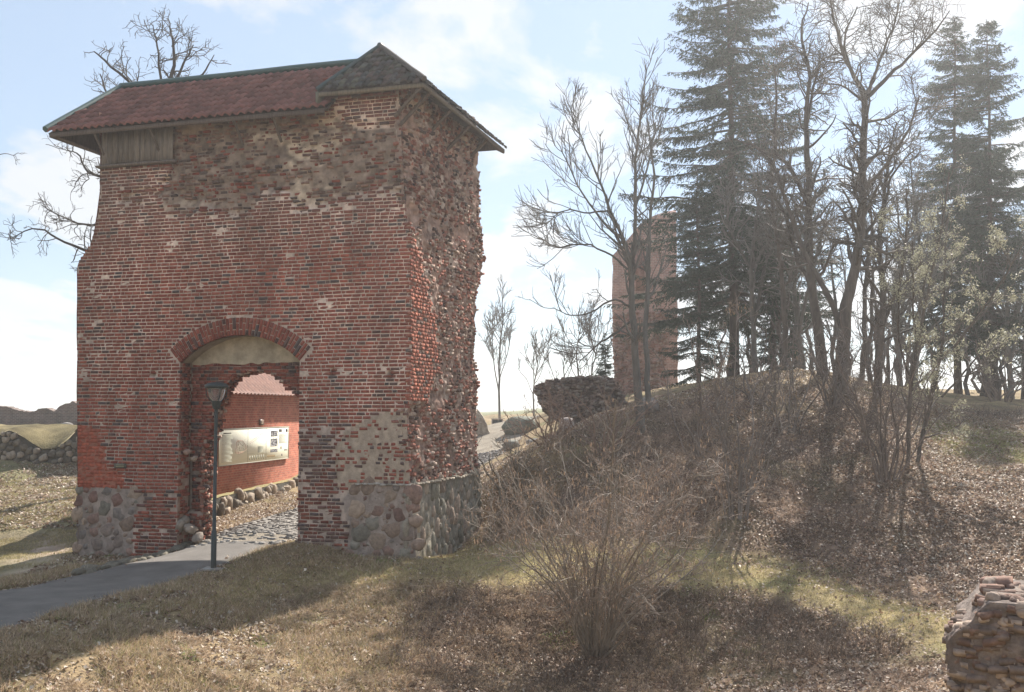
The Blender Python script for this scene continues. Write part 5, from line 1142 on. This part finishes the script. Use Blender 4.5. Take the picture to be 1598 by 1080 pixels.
def shrub(px, py, Y, stems, hpx, wpx, seed, label, col=(.2, .155, .12), catk=None, name_obj='bare_shrub', P_=None, lean=0, tw=None, r0=1.3):
    r = np.random.RandomState(seed); gs = []
    for i in range(stems):
        a = (i+.5)/stems*2-1; a += r.normal(0, .12); h = hpx*r.uniform(.55, 1.05)*(1-.25*abs(a)); ex_ = a*wpx*r.uniform(.7, 1.1)+lean*h; b0 = px+a*9+r.normal(0, 5); rr_ = r0*r.uniform(.7, 1.3)
        g = [(b0, py, rr_*2.0)]
        for k in range(1, 5): t = k/4; g.append((b0+ex_*t**1.25+r.normal(0, wpx*.055), py-h*t**.95, rr_*(2.0-1.5*t)))
        gs.append(g)
    root = bare_shrub(px, py, Y, gs, P_ or PP(1.0, .55, .28, 1.4, 2.0, 1.8, 44, .3, .22, .2), seed, label, col, catk, name_obj, wpx, tw); return root
def bare_shrub(px, py, Y, gs, P_, seed, label, col, catk, name_obj, wpx, tw):
    P_ = [dict(q, rmin=Y*k) if q else q for q, k in zip(P_, (0, .0003, .00024, .00018, .00015))]; base = P(px, py, Y); gz = hz(base[0], base[1]); tr = Tree(seed); root = empty(name_obj, (base[0], base[1], gz), label=label, cat='shrub'); off = np.array([base[0], base[1], gz])
    for g in gs:
        pts, rad = guide(g, Y); dy = tr.r.normal(0, wpx*Y/F*.5); pts[:, 1] += dy*np.linspace(0, 1, len(pts))**1.2; pts[0, 2] = gz-.15; tr.addp(0, pts, rad); tr.spawn(pts, rad, 1, P_)
    a, b = MB(), MB(); tr.mesh(a, b, col, tw)
    for m_ in (a, b): m_.v = [v-off for v in m_.v]
    a.build('stems', M['bark'], root, smooth=True); b.build('twigs', M['twig'], root)
    if catk: lm = MB(); leafcloud(lm, np.array(tr.tips)-off, catk, tr.r); lm.build('catkins', M['leaf'], root)
    return root
ck = dict(n=7000, sp=.05, s=.06, c=(.34, .235, .16), w=.25, hang=True)
shrub(930, 1035, 24.2, 40, 400, 215, 21, 'large hazel bush with many stems and catkins rising from the ditch in the foreground', (.26, .22, .18), ck, 'hazel_bush', PP(1.15, .65, .32, 1.8, 2.5, 2.3, 44, .2, .24, .2), tw=(.25, .19, .155), r0=1.5)
shrub(1150, 790, 31.5, 12, 330, 105, 22, 'grey-stemmed bare shrub on the shaded slope behind the hazel bush', (.2, .17, .15), dict(n=1200, sp=.05, s=.06, c=(.34, .24, .15), w=.25, hang=True), r0=1.5, tw=(.22, .17, .14))
shrub(1385, 755, 33.5, 17, 300, 110, 23, 'dense multi-stemmed bare shrub at the foot of the budding tree', (.16, .125, .105), None, tw=(.17, .13, .11))
shrub(1085, 720, 37, 8, 220, 90, 24, 'bare shrub on the slope below the pink tower ruin', (.19, .155, .135), None, tw=(.2, .15, .125))
shrub(860, 700, 39.5, 12, 90, 60, 25, 'low reddish bare shrub on the crest of the bank near the masonry block', (.24, .17, .13), None, tw=(.26, .18, .14))
shrub(800, 770, 35.5, 9, 90, 60, 26, 'thin bare shrub beside the mossy foot of the gate tower', (.2, .17, .13), None)
shrub(940, 720, 36.5, 10, 130, 90, 27, 'brushy reddish shrub behind the hazel bush on the bank', (.24, .17, .135), None, tw=(.25, .175, .14))
shrub(1230, 690, 38, 7, 190, 90, 28, 'bare shrub on the shaded hillside under the oaks', (.17, .14, .12), None)
shrub(1180, 640, 41, 7, 170, 100, 29, 'bare shrub near the hilltop below the tallest spruce', (.17, .14, .12), None)
shrub(1300, 640, 40, 10, 150, 80, 30, 'bare shrub at the base of the largest oak', (.17, .14, .12), None)
shrub(1560, 630, 50, 14, 110, 80, 31, 'bare thicket shrub behind the leaning spruce trunk', (.22, .17, .14), None)
# distant trees
P_far = PP(3.4, 1.6, .8, 1.0, 1.8, 2.4, 34, .7, .1, .3)
def fscale(p, k):
    return [dict(q, rmin=q.get('rmin', .01)*k) if q else q for q in p]
bare_tree('', 92, [[(780, 655, 3.2), (779, 600, 2.6), (780, 540, 2.2), (785, 500, 1.5), (783, 472, .7)], [(778, 610, 1.8), (770, 560, 1.4), (768, 510, 1)], [(780, 590, 1.4), (792, 550, 1), (798, 510, .6)]], fscale(P_far, 3), 41, 'lone bare tree on the skyline behind the notice stand', bark=(.16, .145, .13))
bare_tree('', 88, [[(833, 650, 2.6), (832, 610, 2), (838, 575, 1.3), (842, 550, .7)], [(833, 620, 1.2), (822, 590, .8)]], fscale(P_far, 3), 42, 'small bare tree on the skyline left of the masonry block', bark=(.17, .155, .14))
bare_tree('', 70, [[(905, 640, 3), (903, 590, 2.4), (900, 550, 1.6), (905, 515, .8)], [(915, 640, 2.5), (925, 580, 1.8), (935, 535, .8)], [(890, 640, 2.2), (880, 590, 1.6), (876, 560, .8)]], fscale(P_far, 2.2), 43, 'bare trees clump rising behind the masonry block', bark=(.17, .15, .13))
# old tree behind the gate tower, seen above and left of its roof
P_old = PP(1.7, .9, .45, 1.7, 2.3, 2.4, 58, .12, .28, .2)
bare_tree('', 46, [[(205, 800, 17), (205, 600, 15), (208, 420, 12), (215, 300, 10), (240, 200, 8), (262, 140, 6), (272, 95, 4), (268, 55, 2.5), (262, 30, 1)], [(215, 290, 7), (180, 270, 5), (150, 272, 4), (125, 258, 3), (112, 235, 2), (85, 225, .8)], [(212, 330, 6), (170, 340, 4.5), (140, 352, 3), (100, 340, 2), (60, 318, 1)], [(210, 400, 6), (160, 395, 4.5), (125, 388, 3.5), (90, 372, 2.6), (60, 358, 2), (18, 378, .8)], [(240, 200, 5), (225, 150, 4), (180, 110, 3), (165, 95, 1.5)], [(262, 140, 4), (290, 130, 3.5), (315, 110, 2.5), (330, 80, 1)], [(262, 150, 4), (285, 100, 3), (300, 70, 1.5)], [(255, 160, 4), (252, 90, 2.6), (250, 50, 1)], [(215, 300, 5), (190, 190, 4), (165, 150, 3), (150, 110, 1.5)]],
    P_old, 44, 'gnarled old bare tree behind the gate tower, limbs showing above its roof', bark=(.075, .065, .06))
bare_tree('', 60, [[(-60, 700, 10), (-55, 500, 8), (-45, 350, 6), (-30, 260, 4), (-8, 244, 1.5), (6, 240, .8)]], P_old, 45, 'bare tree at the left edge with one twig reaching into the sky', bark=(.075, .065, .06))
# trees out of view to the right that throw the streaks of shade are left out; woods behind the hill
def wood(n, x0, x1, y0, y1, seed):
    r = np.random.RandomState(seed); tr = Tree(seed)
    for _ in range(n):
        x, y = r.uniform(x0, x1), r.uniform(y0, y1); z = hz(x, y); h = r.uniform(5, 10); m = 7; pts = np.array([(x, y, z-.3)]+[(x+r.normal(0, .25), y+r.normal(0, .25), z+h*k/m) for k in range(1, m+1)]); rad = np.linspace(.13, .02, m+1); tr.addp(0, pts, rad); tr.spawn(pts, rad, 1, PP(2.2, 1.1, .5, .9, 1.3, 1.2, 42, .6, .12, .15))
    a = MB(); tr.mesh(a, a, (.13, .11, .1), (.16, .13, .115)); a.build('distant_wood', M['twig'], kind='stuff', label='tangle of bare trees beyond the hilltop', cat='wood')
wood(70, 14, 44, 54, 75, 51)
# undergrowth of brambles on the bank
def under(n, polys, seed, col, hmin=.25, hmax=.8, name='undergrowth', label='brown brambles and dead stalks covering the bank'):
    r = np.random.RandomState(seed); xs = r.uniform(-8, 24, n*14); ys = r.uniform(22, 48, n*14); zs = tps(xs, ys); px, py = proj(xs, ys, zs); ok = np.zeros(len(xs), bool)
    for p in polys: ok |= inpoly(px, py, p)
    xs, ys = xs[ok][:n], ys[ok][:n]; zs = height(xs, ys); k = len(xs); mb_ = MB(); nb_ = 7; K = k*nb_
    bx = np.repeat(np.stack([xs, ys, zs], 1), nb_, 0)+r.normal(0, .12, (K, 3))*[1, 1, 0]; d = r.normal(0, .5, (K, 3)); d[:, 2] = 1; d /= np.linalg.norm(d, axis=1, keepdims=True); h = r.uniform(hmin, hmax, K)
    t = np.linspace(0, 1, 4)[None, :, None]; bend = r.normal(0, .35, (K, 1, 3)); bend[..., 2] = -np.abs(bend[..., 2])*.5
    pts = bx[:, None]+d[:, None]*h[:, None, None]*t+bend*h[:, None, None]*t**2; rad = np.broadcast_to(np.linspace(.006, .003, 4), (K, 4)); c = np.array(col)*(1+.3*r.normal(size=(K, 1)))
    tubes(mb_, pts, rad, 3, np.clip(c, .02, .8)); mb_.build(name, M['twig'], kind='stuff', label=label, cat='undergrowth')
under(800, [[(760, 850), (770, 760), (830, 700), (960, 650), (1080, 640), (1180, 700), (1120, 840), (1000, 845), (860, 840)]], 61, (.27, .20, .15), .2, .6)
under(350, [[(1100, 700), (1200, 600), (1350, 590), (1420, 640), (1400, 740), (1200, 800)], [(1480, 650), (1598, 640), (1598, 660), (1500, 665)]], 62, (.17, .125, .1), .2, .7, 'hillside_brambles', 'dark bare brambles under the trees on the hilltop')
under(1500, [Z_DITCH, [(900, 1080), (1000, 960), (1300, 1000), (1400, 1080)]], 63, (.2, .15, .115), .12, .45, 'dead_stalks', 'dead stalks and thin twigs in the leaf-filled ditch')

# ---- leaf litter and dry grass
def ground_pts(n, x0, x1, y0, y1, r):
    x, y = r.uniform(x0, x1, n), r.uniform(y0, y1, n); z = height(x, y); px, py = proj(x, y, z); k = (px > -60) & (px < 1660) & (py < 1130)
    return x[k], y[k], z[k]
def leaves(name, n, keyf, pal, s0, s1, seed, label, box_=(-14, 24, 15, 46)):
    r = np.random.RandomState(seed); x, y, z = ground_pts(n, *box_, r); zn = zones(x, y, z, r); k = keyf(zn, x, y, r) & (path_d(x, y) > PW+.1-r.exponential(.22, len(x))) & (r.rand(len(x)) < .25+1.5*np.clip(fbm(x*1.1, y*1.3, seed, 4)+.25, 0, 1)); x, y, z = x[k], y[k], z[k]; n = len(x)
    a = r.rand(n)*6.283; tilt = r.normal(0, .5, (n, 2)); s = r.uniform(s0, s1, n)*r.choice([.7, 1, 1, 1.35], n); u = np.stack([np.cos(a), np.sin(a), tilt[:, 0]], 1)*s[:, None]; v = np.stack([-np.sin(a), np.cos(a), tilt[:, 1]], 1)*s[:, None]*.6
    c = np.stack([x, y, z+r.uniform(.005, .04, n)], 1); cup = np.array([0, 0, 1])*s[:, None]*r.uniform(.0, .45, (n, 1))
    V = np.stack([c-u*.5, c-v*.5+cup*.5, c+u*.5, c+v*.5+cup*.5], 1); P0 = np.array(pal); cc_ = P0[r.randint(0, len(pal), n)]*(1+.2*r.normal(size=(n, 1)))
    m_ = MB(); f = np.arange(n*4).reshape(-1, 4); f = np.concatenate([f[:, [0, 1, 2]], f[:, [0, 2, 3]]]); m_.add(V.reshape(-1, 3), f, np.repeat(np.clip(cc_, .02, .9), 4, 0)); m_.build(name, M['leaf'], kind='stuff', label=label, cat='leaves')
PALD = [(.38, .25, .17), (.27, .175, .125), (.38, .27, .19), (.17, .11, .085), (.55, .45, .36), (.2, .13, .1), (.45, .34, .26)]
PALL = [(.34, .25, .17), (.24, .16, .11), (.46, .37, .28), (.55, .48, .4), (.2, .13, .09), (.3, .2, .14)]
leaves('leaf_litter', 620000, lambda z_, x, y, r: ((z_['hill'] | z_['ditch']) & ~z_['strip'] & ~z_['moss']), PALD, .05, .095, 71, 'brown dead leaves lying over the ditch and hillside')
leaves('pale_leaves', 650000, lambda z_, x, y, r: (~z_['strip'] & ~z_['sand'] & ((~z_['hill'] & ~z_['ditch'] & (r.rand(len(x)) < .55)) | (z_['hill'] & (x > 11) & (r.rand(len(x)) < .6)) | (z_['ditch'] & (r.rand(len(x)) < .12)))) & (x+8 > (y-29)*.0-9), PALL, .05, .10, 72, 'pale dry leaves scattered over the grassy bank')
leaves('far_leaves', 60000, lambda z_, x, y, r: (r.rand(len(x)) < .7), PALL, .08, .13, 73, 'pale leaves below the fieldstone wall at left', (-28, -14, 38, 52))
def grass(name, n, keyf, pal, h0, h1, seed, label, box_=(-14, 18, 15, 34), lay=.8):
    r = np.random.RandomState(seed); x, y, z = ground_pts(n, *box_, r); zn = zones(x, y, z, r); k = keyf(zn, x, y, r) & (path_d(x, y) > PW+.02); x, y, z = x[k], y[k], z[k]; n = len(x)
    lc = w2l(np.stack([x, y, z])); k = ~((lc[0] > -TW) & (lc[0] < 0) & (lc[1] > 0) & (lc[1] < TD)); x, y, z = x[k], y[k], z[k]; n = len(x)
    h = r.uniform(h0, h1, n); d = r.normal(0, lay, (n, 3)); d[:, 2] = 1; d /= np.linalg.norm(d, axis=1, keepdims=True); a = r.rand(n)*6.283; w = np.stack([np.cos(a), np.sin(a), 0*a], 1)*.008
    b = np.stack([x, y, z-.01], 1); V = np.stack([b-w, b+w, b+d*h[:, None]], 1); P0 = np.array(pal); c = P0[r.randint(0, len(pal), n)]*(1+.2*r.normal(size=(n, 1)))
    m_ = MB(); m_.add(V.reshape(-1, 3), np.arange(n*3).reshape(-1, 3), np.repeat(np.clip(c, .02, .9), 3, 0)); m_.build(name, M['grass'], kind='stuff', label=label, cat='grass')
GP = [(.50, .41, .22), (.42, .35, .17), (.55, .45, .28), (.34, .31, .13)]
SP = [(.50, .38, .26), (.42, .31, .21), (.56, .45, .33), (.34, .25, .16), (.3, .28, .12)]
grass('short_grass', 520000, lambda z_, x, y, r: z_['strip'], GP, .04, .11, 81, 'short straw-green grass on the lit ridge', lay=.9)
grass('dry_grass', 420000, lambda z_, x, y, r: (~z_['strip'] & ~z_['hill'] & ~z_['ditch'] & (fbm(x*.9, y*.9, 12, 3) > -.25)), SP, .07, .26, 82, 'long flattened straw-coloured grass on the near bank', lay=1.1, box_=(-14, 6, 15, 30))
grass('moss_grass', 160000, lambda z_, x, y, r: z_['moss'], [(.3, .29, .1), (.36, .33, .14), (.4, .34, .2)], .04, .1, 83, 'yellow-green mossy grass patch on the hillside at right', (12, 26, 34, 48))
grass('green_tufts', 240000, lambda z_, x, y, r: (~z_['strip'] & ~z_['hill'] & (fbm(x*1.3, y*1.3, 33, 2) > .62)), [(.16, .26, .05), (.2, .3, .07)], .05, .13, 84, 'fresh green tufts among the dry leaves', lay=.7)
grass('left_grass', 260000, lambda z_, x, y, r: (fbm(x*.7, y*1.6, 44, 3) > -.1) & ~z_['sand'], [(.36, .31, .15), (.3, .27, .12), (.42, .34, .2)], .04, .13, 85, 'rough grass on the eroded slope left of the gate tower', (-27, -12.5, 27, 50), .8)
leaves('strip_leaves', 60000, lambda z_, x, y, r: z_['strip'] & (fbm(x*1.1, y*1.1, 55, 3) > .0) & (r.rand(len(x)) < .5), PALL, .04, .07, 74, 'single pale leaves on the short grass of the ridge')
def tufts(name, n, x0, x1, y0, y1, col, seed, label, keyf):
    r = np.random.RandomState(seed); cx_, cy2, cz2 = ground_pts(n, x0, x1, y0, y1, r); zn = zones(cx_, cy2, cz2); k = keyf(zn, cx_, cy2) & (path_d(cx_, cy2) > PW+.4); cx_, cy2, cz2 = cx_[k], cy2[k], cz2[k]; n = len(cx_); m = 16; K = n*m
    lean = np.repeat(r.normal(0, .6, (n, 2)), m, 0)+r.normal(0, .45, (K, 2)); h = r.uniform(.12, .38, K); b = np.repeat(np.stack([cx_, cy2, cz2-.01], 1), m, 0)+r.normal(0, .05, (K, 3))*[1, 1, 0]
    d = np.concatenate([lean, np.ones((K, 1))], 1); d /= np.linalg.norm(d, axis=1, keepdims=True); t = np.linspace(0, 1, 4)[None, :, None]; pts = b[:, None]+d[:, None]*h[:, None, None]*t; pts[..., 2] -= (t[..., 0]**2)*h[:, None]*.45
    mb_ = MB(); tubes(mb_, pts, np.broadcast_to(np.array([.0045, .004, .003, .0015]), (K, 4)), 3, np.clip(np.array(col)*(1+.25*r.normal(size=(K, 1))), .03, .9)); mb_.build(name, M['grass'], kind='stuff', label=label, cat='grass')
tufts('straw_tufts', 5200, -14, 4, 15, 27, (.55, .43, .31), 86, 'bent pale straw tufts on the near bank', lambda z_, x, y: ~z_['strip'] & ~z_['hill'] & (fbm(x*.8, y*.8, 12, 3) > -.1))
tufts('ditch_tufts', 900, -3, 14, 18, 28, (.36, .26, .19), 87, 'brown withered tufts in the ditch', lambda z_, x, y: z_['ditch'])
tufts('bank_tufts', 2600, -2, 20, 27, 47, (.42, .31, .22), 88, 'withered straw tufts on the bank below the ruins', lambda z_, x, y: z_['hill'] & (fbm(x*.6, y*.6, 15, 3) > .1))
